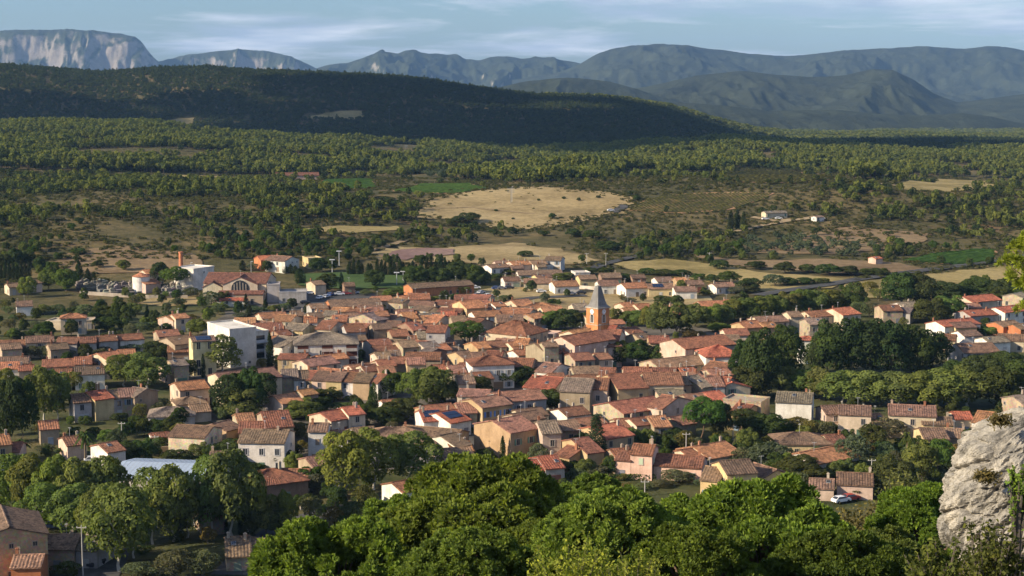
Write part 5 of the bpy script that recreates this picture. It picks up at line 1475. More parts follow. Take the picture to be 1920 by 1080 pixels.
# ------------------------------------------------------------------ foreground pines on the slope
def tuft_crown(seed, lobes, rad, ntuft, rt, needles=26, thin=.26):
    rng = np.random.default_rng(seed); C = np.array(lobes); R = np.array(rad); w = R**2 / (R**2).sum()
    k = rng.choice(len(C), ntuft * 3, p=w); u = unit(len(k), rng); u[:, 2] = np.where(u[:, 2] < -.35, -u[:, 2], u[:, 2])
    P = C[k] + u * (R[k] * rng.uniform(.84, 1.08, len(k)))[:, None]
    dd = np.linalg.norm(P[:, None] - C[None], axis=2) / R[None]; dd[np.arange(len(k)), k] = 9
    ok = dd.min(1) > .88; P, u = P[ok][:ntuft], u[ok][:ntuft]; n = len(P)
    T = np.repeat(P, needles, 0); U = np.repeat(u, needles, 0); d = unit(n * needles, rng) + U * .55 + np.array([0, 0, .35]); d /= np.linalg.norm(d, axis=1)[:, None]
    L = rt * np.repeat(rng.uniform(.65, 1.3, n), needles)[:, None] * (.75 + .4 * rng.random((n * needles, 1)))
    # each needle spray faces outward from its tuft so that the tuft is lit as a rounded whole
    a_ = np.cross(d, U + .5 * unit(n * needles, rng)); a_ /= np.linalg.norm(a_, axis=1)[:, None] + 1e-9; wd = L * thin
    V = np.stack([T + d*L*.15 - a_*wd*.5, T + d*L*.15 + a_*wd*.5, T + d*L*.8 + a_*wd, T + d*L - a_*wd*.2], 1).reshape(-1, 3)
    tn = np.repeat(.7 * rng.random(n), needles) + .3 * rng.random(n * needles)
    return V, np.arange(len(T) * 4).reshape(-1, 4), tn
def pine_proto(seed, W=14.0, flat=.74):
    rng = np.random.default_rng(seed); lob = []; rad = []; rw = W / 2
    for i in range(130):
        a_ = rng.random() * 6.283; q = math.sqrt(rng.random()) if i < 90 else rng.uniform(.72, 1.0); e = math.sqrt(max(0, 1 - q*q)) if i < 90 else rng.uniform(-.75, .35)
        r_ = rng.uniform(.08, .175) * rw
        lob.append((rw * .87 * q * math.cos(a_), rw * .87 * q * math.sin(a_), -r_ - rw * flat * (1 - e) * 1.1 + rng.uniform(-1.0, .9))); rad.append(r_)
    V, F, tn = tuft_crown(seed, lob, rad, 5200, .45, 24, .20)
    return np_mesh("crown", V, F, [M['leaf']], tint=tn), lob
PP = [pine_proto(k) for k in (1, 2, 5, 9)]
def big_pine(px, ytop, wpx, dist, color, seed, hmin=9.0, desc="bushy foreground pine"):
    d = ray(px, ytop); x = d[0] * dist / d[1]; zt = CAMZ + d[2] * dist / d[1]; z = float(zf(x, dist)); h = max(hmin, zt - z); w = wpx * dist / FPX
    me, lob = PP[seed % 4]; f = w / 14.0; rz = (seed * 1.7) % 6.28
    root = bpy.data.objects.new("pine_tree", None); COL.objects.link(root); root.location = (x, dist, z); root.rotation_euler = (0, 0, rz)
    link("crown", me, root, (0, 0, h), 0, (f, f, f), color)
    m = MB().tube([(0, 0, -.5), (.2, 0, h*.3), (-.1, .2, h*.6), (0, 0, h - 2.5*f)], [.34, .28, .22, .12], 9)
    for (lx, ly, lz) in lob[::2]: m.tube([(0, 0, h*.5), (lx*.5*f, ly*.5*f, h - 4.2*f + lz*.3*f), (lx*f, ly*f, h + lz*f)], [.13, .08, .03], 5)
    link("trunk", m.mesh("trunk", M['bark']), root, color=(.16, .11, .08))
    root["category"] = "pine tree"; root["group"] = "pines on the near slope"; later(root, desc, px, ytop + 80); return root
GP = (.165, .205, .042)
big_pine(905, 876, 430, 112, GP, 1, desc="biggest bright green foreground pine")
big_pine(620, 993, 400, 96, (0.158, 0.218, 0.041), 2, desc="low spreading foreground pine")
big_pine(760, 938, 260, 118, (0.152, 0.212, 0.041), 12, desc="foreground pine behind the others")
big_pine(1112, 901, 190, 128, (0.148, 0.206, 0.046), 3, desc="small foreground pine peeping behind")
big_pine(1150, 930, 360, 96, (0.164, 0.227, 0.046), 4, desc="foreground pine with yellow green side")
big_pine(1440, 920, 420, 102, (0.143, 0.212, 0.041), 5, desc="broad dark sided foreground pine")
big_pine(1300, 943, 260, 106, (0.152, 0.218, 0.041), 15, desc="foreground pine wedged in the middle")
big_pine(1735, 921, 240, 108, (0.143, 0.215, 0.037), 6, desc="foreground pine beside the rock")
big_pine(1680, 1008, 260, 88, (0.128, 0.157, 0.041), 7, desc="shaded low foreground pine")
big_pine(1010, 993, 260, 100, (.13, .165, .034), 10, desc="foreground pine filling the dip")
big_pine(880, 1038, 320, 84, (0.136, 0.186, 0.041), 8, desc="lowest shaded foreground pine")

big_pine(1300, 1015, 300, 80, (.13, .17, .034), 21, desc="low foreground pine at the bottom edge")
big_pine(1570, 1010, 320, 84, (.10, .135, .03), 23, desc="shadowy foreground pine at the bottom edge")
# thin yellowish shrubs at the very bottom and the leafy bush in front of the rock
def twig_bush(px, py, wpx, hpx, dist, color, n, leaf, seed, desc, name="shrub", cat="shrub", x=None, group=None, zbase=None):
    rng = np.random.default_rng(seed); d = ray(px, py); X = d[0]*dist/d[1]; zt = CAMZ + d[2]*dist/d[1]; Z = float(zf(X, dist)); h = max(1.0, zt - Z); w = wpx*dist/FPX; hh = hpx*dist/FPX
    m = MB(); P = []; nb = 34
    for i in range(nb):
        a_ = rng.random()*6.28; q = math.sqrt(rng.random()); tx, ty, tz = q*w/2*math.cos(a_), q*w/2*math.sin(a_), h - hh*(1 - (1-q*q)**.5*.55 - .45*rng.random())
        m.tube([(0, 0, -.2), (tx*.3, ty*.3, max(.2, tz - hh*.9)), (tx*.75, ty*.75, tz - hh*.3), (tx, ty, tz)], [.05, .035, .018, .006], 4)
        k = n // nb; s = rng.random(k)**.6; base = np.array([tx*.3, ty*.3, max(.2, tz - hh*.9)]); tip = np.array([tx, ty, tz])
        P.append(base + (tip-base)*s[:, None] + rng.normal(size=(k, 3))*w*.045)
    P = np.vstack(P); V, F = leaves(P, np.tile([0, -.2, .8], (len(P), 1)), leaf, rng, 1.2)
    r = bpy.data.objects.new(name, None); COL.objects.link(r); r.location = (X, dist, Z)
    link("crown", crown_mesh("crown", V, F, rng.random(len(P))), r, color=color); link("stems", m.mesh("stems", M['bark']), r, color=(.12, .10, .08))
    r["category"] = cat; later(r, desc, px, py)
    if group: r["group"] = group
    return r
twig_bush(1860, 965, 150, 170, 22, (0.089, 0.100, 0.032), 3400, .030, 1, "dark twiggy bush before the rock")
twig_bush(1770, 1010, 170, 110, 25, (0.100, 0.120, 0.036), 3000, .034, 2, "sparse low bush under the rock")
twig_bush(1912, 868, 50, 100, 26, (0.162, 0.251, 0.049), 900, .035, 3, "bright green sprig over the rock")
twig_bush(1070, 1002, 210, 150, 70, (0.211, 0.243, 0.045), 4200, .075, 4, "yellow green feathery shrub at the bottom")
twig_bush(1190, 1030, 150, 110, 68, (0.194, 0.219, 0.045), 2600, .075, 5, "small yellowish shrub at the bottom")
twig_bush(1620, 930, 130, 110, 120, (0.162, 0.138, 0.057), 2600, .12, 6, "brownish thicket between the pines")
twig_bush(1690, 870, 120, 130, 140, (0.138, 0.149, 0.058), 2600, .13, 7, "olive coloured thicket behind the pines")
# a pine whose branch reaches into the picture from the right
def side_branch():
    rng = np.random.default_rng(77); dist = 34; d = ray(1985, 480); X = d[0]*dist/d[1]; zt = CAMZ + d[2]*dist/d[1]; Z = float(zf(X, dist)); h = zt - Z
    lob = []; rad = []
    for (px, py, r) in ((1898,470,.13),(1884,492,.10),(1905,498,.15),(1893,520,.10),(1912,540,.12),(1918,580,.11),(1940,460,.3),(1950,520,.32),(1985,440,.4),(1990,500,.4),(2020,560,.4),(1960,590,.25)):
        q = ray(px, py); dd = dist + rng.uniform(-.5, .5); lob.append((q[0]*dd/q[1] - X, dd - dist, CAMZ + q[2]*dd/q[1] - Z)); rad.append(r)
    V, F, tn = tuft_crown(77, lob, rad, 620, .12, 34, .10)
    r = bpy.data.objects.new("pine_tree", None); COL.objects.link(r); r.location = (X, dist, Z)
    link("crown", np_mesh("crown", V, F, [M['leaf']], tint=tn), r, color=(.26, .30, .05))
    m = MB().tube([(.2, 0, -.5), (.15, 0, h*.4), (0, 0, h*.8), (0, 0, h)], [.16, .13, .09, .04], 8)
    for l in lob: m.tube([(0, 0, h*.86), (l[0]*.5, l[1]*.5, (l[2]+h*.9)/2), l], [.04, .025, .01], 5)
    link("trunk", m.mesh("trunk", M['bark']), r, color=(.2, .15, .1)); r["category"] = "pine tree"; r["label"] = "slender pine with yellow green branch reaching in at the right edge"
side_branch()

# ------------------------------------------------------------------ limestone outcrop
def m_rock():
    t = NT("limestone"); p = t.pos()
    a_ = t.ramp(t.noise(p, 0.9, 8, 0.68), [(0.28, (0.20, 0.20, 0.195)), (0.45, (0.40, 0.39, 0.365)), (0.6, (0.52, 0.50, 0.455)), (0.78, (0.58, 0.52, 0.42))])
    mp = t.node("ShaderNodeMapping"); mp.inputs["Scale"].default_value = (2.2, 2.2, 0.35); t.con(p, mp.inputs[0])
    st = t.ramp(t.noise(mp.outputs[0], 1.6, 7, 0.65), [(0.35, (0.55, 0.55, 0.56)), (0.55, (1.05, 1.03, 1.0))])
    f = t.ramp(t.noise(p, 9, 7, 0.75), [(0.3, (0.6, 0.59, 0.57)), (0.65, (1.12, 1.1, 1.08))])
    v = t.node("ShaderNodeTexVoronoi", Scale=2.1); v.feature = 'DISTANCE_TO_EDGE'
    ds = t.node("ShaderNodeVectorMath"); ds.operation = 'ADD'
    nz_ = t.node("ShaderNodeTexNoise", Scale=1.7, Detail=5); t.con(p, nz_.inputs["Vector"]); t.con(p, ds.inputs[0]); t.con(nz_.outputs["Color"], ds.inputs[1]); t.con(ds.outputs[0], v.inputs["Vector"])
    ck_ = t.ramp(v.outputs["Distance"], [(0.0, (0.45, 0.42, 0.4)), (0.018, (1, 1, 1))])
    c = t.mix(1.0, a_, st, 'MULTIPLY'); c = t.mix(.9, c, f, 'MULTIPLY'); c = t.mix(.35, c, ck_, 'MULTIPLY'); c = t.mix(1.0, c, (0.90, 0.885, 0.85), 'MULTIPLY')
    hgt = t.math('ADD', t.noise(p, 5, 9, 0.75), t.math('MULTIPLY', ck_, 0.25))
    return t.fin(t.bsdf(c, 0.95, hgt, 1.0, 0.09, 0.15))
M['rock'] = m_rock()
def outcrop():
    dist = 31.0; s = dist / FPX; d0 = ray(1960, 900); X = d0[0]*dist/d0[1]; Zb = float(zf(X, dist)) - 1.0
    # left outline of the rock in the photograph, as (height, reach to the left)
    rowz = []; reach = []
    for (px, py) in ((1980,755),(1920,762),(1893,772),(1868,783),(1838,800),(1812,822),(1806,838),(1795,850),(1777,880),(1768,915),(1767,945),(1773,975),(1790,1003),(1812,1030),(1830,1060),(1850,1100),(1862,1150)):
        q = ray(px, py); rowz.append(CAMZ + q[2]*dist/q[1] - .16); reach.append(X - q[0]*dist/q[1])
    o = np.argsort(rowz); rz_ = np.array(rowz)[o]; rr = np.array(reach)[o]
    na, nz_ = 420, 300; top = rz_.max()
    zs = np.linspace(Zb, top, nz_); R = np.interp(zs, rz_, rr); R = np.where(zs < rz_.min(), np.interp(zs, [Zb, rz_.min()], [rr[0]*1.25, rr[0]]), R)
    R = np.maximum(R, 0.02); an = np.linspace(0, 2*math.pi, na, endpoint=False); A_, Zm = np.meshgrid(an, zs); Rm = np.repeat(R[:, None], na, 1)
    ux, uy = np.cos(A_), np.sin(A_); sx_ = np.where(ux < 0, 1.0, 2.4)
    # boulder relief: lumps, ledges, pockets
    bx, by = ux*3 + 40, uy*3 + Zm*1.1 + 10
    rel = .34*(fbm(bx*1.1, by*1.1, 3, 4) - .5) + .26*(np.round(fbm(bx*1.7 + 7, by*1.7, 2, 8)*9)/9 - .5) - .16*np.abs(2*fbm(bx*3.1, by*2.2, 3, 44) - 1) + .10*(fbm(bx*6, by*6, 4, 12) - .5) + .05*(fbm(bx*16, by*16, 3, 13) - .5)
    pu, pv_ = A_*1.9 + .5*fbm(bx*1.5, by*1.5, 3, 90), Zm*1.25 + .45*fbm(bx*1.5 + 9, by*1.5, 3, 92); f1 = np.full(pu.shape, 9.0); f2 = f1.copy(); cid = np.zeros(pu.shape)
    iu, iv = np.floor(pu).astype(int), np.floor(pv_).astype(int)
    for du in (-1, 0, 1):
        for dv in (-1, 0, 1):
            cu, cv = iu + du, iv + dv; jx, jy, jr = _T[cu & 255, cv & 255], _T[(cu + 91) & 255, (cv + 37) & 255], _T[(cu + 13) & 255, (cv + 151) & 255]
            ds_ = np.hypot(cu + jx - pu, cv + jy - pv_); nw = ds_ < f1; f2 = np.where(nw, f1, np.minimum(f2, ds_)); cid = np.where(nw, jr, cid); f1 = np.where(nw, ds_, f1)
    rel = rel + .34*(cid - .5)*np.clip((f2 - f1)*5, 0, 1) - .12*np.exp(-((f2 - f1)/.05)**2) + .06*(fbm(bx*22, by*22, 3, 14) - .5) + .03*(fbm(bx*48, by*48, 2, 15) - .5)
    led = np.abs(((Zm*1.35 + .9*fbm(ux*1.5 + 3, uy*1.5 + 6, 2, 31)) % 1.0) - .5); rel = rel - .10*np.exp(-(led/.045)**2)*(fbm(bx*1.4, by*.8, 2, 51) > .48)
    pock = np.clip(fbm(bx*2.2 + 30, by*3.0, 2, 61) - .63, 0, 1); rel = rel - 1.0*pock
    Rm = np.maximum(Rm + rel*np.minimum(1, Rm*1.5), .01)
    Xv = Rm*ux*sx_; Yv = Rm*uy*1.15 + .0; Zv = Zm + .10*(fbm(bx*2 + 60, by*2 + 9, 3, 71) - .5)
    V = np.stack([Xv, Yv, Zv - Zb], -1).reshape(-1, 3); ix = np.arange(na*nz_).reshape(nz_, na); ix2 = np.roll(ix, -1, 1)
    F = np.stack([ix[:-1], ix2[:-1], ix2[1:], ix[1:]], -1).reshape(-1, 4)
    o = link("rock_outcrop", np_mesh("rock_outcrop", V, F, [M['rock']], smooth=False), None, (X, dist, Zb)); o["category"] = "rock"; o["label"] = "big pale limestone outcrop at the right edge of the picture"
outcrop()
# dry tufts growing from the rock's ledges
for i, (px, py, dd) in enumerate(((1848,893,29.2),(1874,787,30.0))):
    rng = np.random.default_rng(i + 200); q = ray(px, py); P = rng.normal(size=(420, 3))*np.array([.10, .08, .06]); V, F = leaves(P, unit(420, rng), .022, rng, .6, 2.2)
    o = link("dry_tuft", crown_mesh("dry_tuft", V, F, rng.random(420)), None, (q[0]*dd/q[1], dd, CAMZ + q[2]*dd/q[1]), color=(.15, .125, .065)); tag(o, "withered grass tuft rooted on a ledge of the limestone outcrop", "grass tuft", "dry tufts on the rock")

# ------------------------------------------------------------------ woods and scrub (too many to count), the largest ones single
def stuff_proto(name, kind, seed, mat):
    rng = np.random.default_rng(seed)
    if kind == 'pine': c, r = ell_blobs(seed, 9, .34, .66, .26, .2, .6); V, F, tn = blobs_crown(seed, c, r, 150, .085)
    elif kind == 'oak': c, r = ell_blobs(seed, 10, .34, .52, .36, .22, .6); V, F, tn = blobs_crown(seed, c, r, 150, .09)
    else: c, r = ell_blobs(seed, 8, .34, .36, .30, .24, .6); V, F, tn = blobs_crown(seed, c, r, 90, .10)
    F = list(map(tuple, F)); V = list(map(tuple, V)); idx_m = [0]*len(F)
    if kind != 'scrub':
        o = len(V); V += [(.03*math.cos(i*2.1), .03*math.sin(i*2.1), z) for z in (-.08, .6) for i in range(3)]
        for i in range(3): F.append((o+i, o+(i+1) % 3, o+3+(i+1) % 3, o+3+i)); idx_m.append(1); tn = np.append(tn, .5)
    return np_mesh(name, np.array(V), np.array(F), [mat, M['bark_stuff']], tint=tn, mat_idx=idx_m)
SP = {k: [bpy.data.objects.new(f"{k}_source", stuff_proto(f"{k}_source", kd, sd + 300, M[mt])) for sd in range(3)] for k, kd, mt in
      (('pine', 'pine', 'pine_stuff'), ('oak', 'oak', 'oak_stuff'), ('scrub', 'scrub', 'scrub_stuff'), ('olive', 'oak', 'olive_stuff'))}
def gn_scatter(name, pts, wd, ht, protos, label, cat):
    n = len(pts); me = bpy.data.meshes.new(name); me.vertices.add(n); me.vertices.foreach_set("co", np.asarray(pts, np.float32).ravel())
    def at(nm, ty, vals, key): a_ = me.attributes.new(nm, ty, 'POINT'); a_.data.foreach_set(key, np.asarray(vals).ravel())
    at("scl", 'FLOAT_VECTOR', np.column_stack([wd, wd, ht]).astype(np.float32), "vector"); at("yaw", 'FLOAT', (RNG.random(n)*6.28).astype(np.float32), "value"); at("pick", 'INT', RNG.integers(0, len(protos), n).astype(np.int32), "value")
    o = link(name, me); ng = bpy.data.node_groups.new(name, 'GeometryNodeTree')
    ng.interface.new_socket("Geometry", in_out='INPUT', socket_type='NodeSocketGeometry'); ng.interface.new_socket("Geometry", in_out='OUTPUT', socket_type='NodeSocketGeometry')
    N_, L_ = ng.nodes, ng.links; gi = N_.new('NodeGroupInput'); go = N_.new('NodeGroupOutput'); jn = N_.new('GeometryNodeJoinGeometry')
    def named(nm, ty): a_ = N_.new('GeometryNodeInputNamedAttribute'); a_.data_type = ty; a_.inputs[0].default_value = nm; return a_.outputs[0]
    sc_, yw, pk = named("scl", 'FLOAT_VECTOR'), named("yaw", 'FLOAT'), named("pick", 'INT')
    cx_ = N_.new('ShaderNodeCombineXYZ'); L_.new(yw, cx_.inputs[2])
    for k, p in enumerate(protos):
        oi = N_.new('GeometryNodeObjectInfo'); oi.inputs['Object'].default_value = p; oi.inputs['As Instance'].default_value = False
        cp = N_.new('FunctionNodeCompare'); cp.data_type = 'INT'; cp.operation = 'EQUAL'; L_.new(pk, cp.inputs[2]); cp.inputs[3].default_value = k
        ip = N_.new('GeometryNodeInstanceOnPoints'); L_.new(gi.outputs[0], ip.inputs['Points']); L_.new(cp.outputs[0], ip.inputs['Selection']); L_.new(oi.outputs['Geometry'], ip.inputs['Instance'])
        L_.new(cx_.outputs[0], ip.inputs['Rotation']); L_.new(sc_, ip.inputs['Scale']); L_.new(ip.outputs[0], jn.inputs[0])
    L_.new(jn.outputs[0], go.inputs[0]); md = o.modifiers.new("scatter", 'NODES'); md.node_group = ng
    tag(o, label, cat, kind="stuff"); return o
def sample(y0, y1, dens, seed):
    rng = np.random.default_rng(seed); A_ = .36*2*(y1*y1 - y0*y0)/2; n = int(A_*dens)
    y = np.sqrt(rng.random(n)*(y1*y1 - y0*y0) + y0*y0); x = (rng.random(n)*2 - 1)*.36*y
    return x, y, rng.random(n), rng
FOREST = [(-200,222),(0,225),(300,228),(450,250),(700,258),(960,270),(1150,270),(1350,258),(1500,270),(1700,280),(2100,288),(2100,350),(1760,330),(1600,338),(1560,318),(1400,314),(1300,324),(1200,328),(1000,345),(900,338),(700,332),(480,330),(300,325),(0,318),(-200,318)]
DENSE2 = [[(440,365),(600,352),(760,375),(800,410),(700,425),(500,410)], [(0,330),(200,335),(480,345),(520,365),(300,372),(0,365)], [(1200,455),(1300,445),(1400,440),(1310,475),(1210,478)], [(720,440),(860,425),(970,440),(930,455),(760,462)], [(1480,395),(1700,380),(1920,370),(1920,440),(1760,420),(1560,420)], [(1780,395),(1920,380),(1920,470),(1860,462),(1780,440)], [(0,430),(60,420),(110,480),(0,500)]]
OLIV = [(1390,450),(1480,440),(1600,455),(1690,470),(1560,485),(1400,482)]
OLIV2 = [(780,318),(860,308),(970,312),(960,330),(800,333)]
def infields(x, y):
    r = np.zeros(len(x), bool)
    for w_ in FIELDS: r |= inpoly(x, y, w_)
    return r
BIG = []
def emit(name, x, y, wd, ht, key, label, cat):
    z = zg(x, y); gn_scatter(name, np.column_stack([x, y, z]), wd, ht, SP[key], label, cat)
# scrub and trees of the near valley
x, y, u_, rng = sample(690, 2050, 1/13., 5); z = zg(x, y); px, py = project(x, y, z); inF = infields(x, y); wood = inpoly(px, py, FOREST); den = np.zeros(len(x), bool)
for p_ in DENSE2: den |= inpoly(px, py, p_)
ov = inpoly(px, py, OLIV) | inpoly(px, py, OLIV2); nz_ = fbm(x/70, y/70, 4, 77)
town = (y < 760) & (np.abs(px - 900) < 700)
free = ~inF & ~town
gap = fbm(x/60, y/85, 5, 91, .6); r2_ = rng.random(len(x)); kw_ = free & wood & (gap > .43) & (u_ < .55); ko = kw_ & (r2_ < .30); emit("oak_wood", x[ko], y[ko], 3.5 + 5*rng.random(ko.sum()), 3.5 + 4*rng.random(ko.sum()), 'oak', "dark oaks growing among the pines of the valley wood", "wood")
kp = kw_ & ~ko; emit("pine_wood", x[kp], y[kp], 4.8 + 5.5*rng.random(kp.sum())*rng.random(kp.sum()) + 7*(gap[kp] - .45), 4 + 6*rng.random(kp.sum()) + 10*(gap[kp] - .45), 'pine', "sunlit pine wood covering the valley floor behind the fields", "wood")
pt = free & ~wood & ~ov & (np.where(den, np.clip((fbm(x/30, y/40, 3, 33) - .34)*1.6, .03, .36), np.clip((nz_ - .52)*1.6, .010, .22)) > u_)
r_ = rng.random(len(x)); pick_p = pt & (r_ < .45); pick_o = pt & (r_ >= .45)
# the nearest of these stand as single trees
near = np.argsort(np.where(pt, y, 1e9))[:280]; nm_ = np.zeros(len(x), bool); nm_[near] = True
emit("hillside_pines", x[pick_p & ~nm_], y[pick_p & ~nm_], 3.5 + 3*rng.random((pick_p & ~nm_).sum()), 4 + 4*rng.random((pick_p & ~nm_).sum()), 'pine', "pines scattered thinly over the scrubby slopes", "wood")
emit("hillside_oaks", x[pick_o & ~nm_], y[pick_o & ~nm_], 3.5 + 3.5*rng.random((pick_o & ~nm_).sum()), 3 + 3*rng.random((pick_o & ~nm_).sum()), 'oak', "dark evergreen oaks scattered over the scrubby slopes", "wood")
for i in near:
    kind = 'bd' if r_[i] > .45 else ('pi' if r_[i] < .2 else 'lg'); col = TREE[kind][0]
    w = 4 + 3*u_[i]/.4; cm, tm = PROTO[PMAP.get(kind, kind)][int(i) % 2]
    o = bpy.data.objects.new({'bd': "oak_tree", 'pi': "pine_tree", 'lg': "young_tree"}[kind], None); COL.objects.link(o); o.location = (x[i], y[i], z[i]); o.scale = (w, w, w*(1.0 if kind == 'bd' else 1.25)); o.rotation_euler = (0, 0, r_[i]*60)
    link("crown", cm, o, color=tuple(v*(.8 + .5*r_[i]) for v in col)); link("trunk", tm, o, color=(.1, .08, .06))
    tag(o, {'bd': "small dark oak scattered on the scrubby slope beyond the village", 'pi': "small round pine scattered on the scrubby slope beyond the village", 'lg': "small light green tree scattered on the slope beyond the village"}[kind], "tree", "trees scattered beyond the village")
sc = free & ~wood & ~pt & ~ov & (u_ > .22) & (nz_ > .30)
emit("scrub", x[sc], y[sc], 1.6 + 2.2*rng.random(sc.sum()), 1.0 + 1.3*rng.random(sc.sum()), 'scrub', "low brownish green scrub covering the slopes", "scrub")
og = free & ov & (u_ < .19); emit("olive_grove", x[og], y[og], 3.5 + 1.5*rng.random(og.sum()), 3 + rng.random(og.sum()), 'olive', "grey green olive grove on the slope", "grove")
fx_ = inF & (u_ < .012) & inpoly(x, y, GOLD); emit("field_bushes", x[fx_], y[fx_], 1 + rng.random(fx_.sum()), .8 + .8*rng.random(fx_.sum()), 'scrub', "tiny bushes dotting the golden field", "bushes")
ex, ey = [], []
for (p0, p1) in zip(GOLD, GOLD[1:] + GOLD[:1]):
    for _ in range(int(math.dist(p0, p1)*1.6)):
        t_ = rg.random(); ex.append(p0[0] + (p1[0]-p0[0])*t_ + rg.gauss(0, 5)); ey.append(p0[1] + (p1[1]-p0[1])*t_ + rg.gauss(0, 7))
ex, ey = np.array(ex), np.array(ey); eg = fbm(ex/25, ey/25, 3, 3) > .44; ex, ey = ex[eg], ey[eg]
emit("field_edge_scrub", ex, ey, 1 + 2.6*rng.random(len(ex)), .7 + 1.4*rng.random(len(ex)), 'scrub', "ragged scrub along the edge of the golden field", "scrub")
# the wooded hill and the plain beyond it
x, y, u_, rng = sample(2050, 3150, 1/42., 6); px, py = project(x, y, zg(x, y)); ok = ~infields(x, y)
a_ = ok & (u_ < .5); emit("hill_wood", x[a_], y[a_], 6 + 3.5*rng.random(a_.sum()), 4.5 + 3*rng.random(a_.sum()), 'oak', "dark evergreen wood covering the long hill", "wood")
a_ = ok & (u_ >= .5) & (u_ < .7); emit("hill_pines", x[a_], y[a_], 5 + 3*rng.random(a_.sum()), 6 + 4*rng.random(a_.sum()), 'oak', "pines mixed into the wood on the long hill", "wood")
x, y, u_, rng = sample(3150, 5200, 1/190., 8); a_ = x/y > .02
emit("far_wood", x[a_], y[a_], 15 + 6*rng.random(a_.sum()), 8 + 5*rng.random(a_.sum()), 'pine', "far pine wood on the plain below the mountains", "wood")
# ------------------------------------------------------------------ cars, poles, tombs
CARB = None
def car_meshes():
    b = MB(); P = [(-2.1, .35), (2.1, .35), (2.1, .75), (1.9, .9), (1.0, .98), (.45, 1.42), (-1.2, 1.45), (-1.85, .98), (-2.1, .85)]; n = len(P); w = .85
    b.add([(x, -w if z < 1.1 else -.68, z) for x, z in P] + [(x, w if z < 1.1 else .68, z) for x, z in P], [tuple(range(n))[::-1], tuple(range(n, 2*n))] + [(i, (i+1) % n, (i+1) % n + n, i+n) for i in range(n)])
    g = MB(); Q = [(-1.72, 1.02), (.92, 1.02), (.45, 1.36), (-1.12, 1.38)]
    for s in (-1, 1): g.add([(x, s*(.87 if z < 1.1 else .71), z) for x, z in Q], [(0, 1, 2, 3)])
    g.add([(.98, -.7, 1.03), (.98, .7, 1.03), (.52, .6, 1.40), (.52, -.6, 1.40)], [(0, 1, 2, 3)]); g.add([(-1.86, -.7, 1.02), (-1.86, .7, 1.02), (-1.27, .6, 1.42), (-1.27, -.6, 1.42)], [(0, 3, 2, 1)])
    wh = MB(); vs = [(.32*math.cos(k*.628), y_, .32*math.sin(k*.628)) for y_ in (-.1, .1) for k in range(10)]
    wh.add(vs, [tuple(range(10)), tuple(range(19, 9, -1))] + [(k, k+10, (k+1) % 10+10, (k+1) % 10) for k in range(10)])
    return b.mesh("body", M['metal']), g.mesh("windows", M['glass']), wh.mesh("wheel", m_plain("tyre", (.02, .02, .02), .8))
CB, CG, CW = car_meshes()
COLS = {'white': (.75, .75, .74), 'silver': (.45, .46, .48), 'black': (.03, .03, .035), 'red': (.35, .04, .03), 'blue': (.06, .10, .25), 'grey': (.2, .2, .21)}
def car(px, py, col, rz):
    x, y, z = hit(px, py); r = bpy.data.objects.new("parked_car", None); COL.objects.link(r); r.location = (x, y, float(zg(x, y)) + .38); r.rotation_euler = (0, 0, rz)
    link("body", CB, r, color=COLS[col]); link("windows", CG, r)
    for a_ in (-1.3, 1.3):
        for b_ in (-.8, .8): link("wheel", CW, r, (a_, b_, .32))
    r["category"] = "car"; r["group"] = "parked cars"; later(r, f"{col} parked car", px, py)
for px, py, c, rz in ((517,565,'white',.3),(545,560,'white',1.5),(552,562,'red',1.5),(559,561,'white',1.5),(566,563,'black',1.5),(535,557,'silver',.2),(560,553,'blue',.2),(582,553,'white',.2),(600,562,'white',1.2),(612,560,'silver',1.2),(620,556,'blue',1.3),(637,555,'white',.2),(650,554,'red',.2),(665,553,'silver',.2),(572,571,'black',.3),(508,566,'red',.3),
    (884,540,'white',.3),(892,543,'white',.2),(902,552,'silver',1.0),(897,557,'grey',.4),(931,544,'blue',.2),(941,544,'grey',.2),(955,543,'black',.2),(1015,550,'white',.2),(1071,554,'silver',.4),(1090,553,'black',.2),(827,566,'silver',.2),(916,558,'white',.6),
    (101,994,'blue',.1),(175,869,'white',.3),(180,1064,'black',1.2),(100,1058,'silver',1.0),(165,1052,'white',1.2),(425,968,'white',.6),(1577,945,'white',.5),(1595,941,'red',.4),(1460,412,'white',.1),(1435,413,'white',.2),(1540,412,'white',.2),(1005,838,'grey',.6),(1145,397,'white',.2)):
    car(px, py, c, rz)
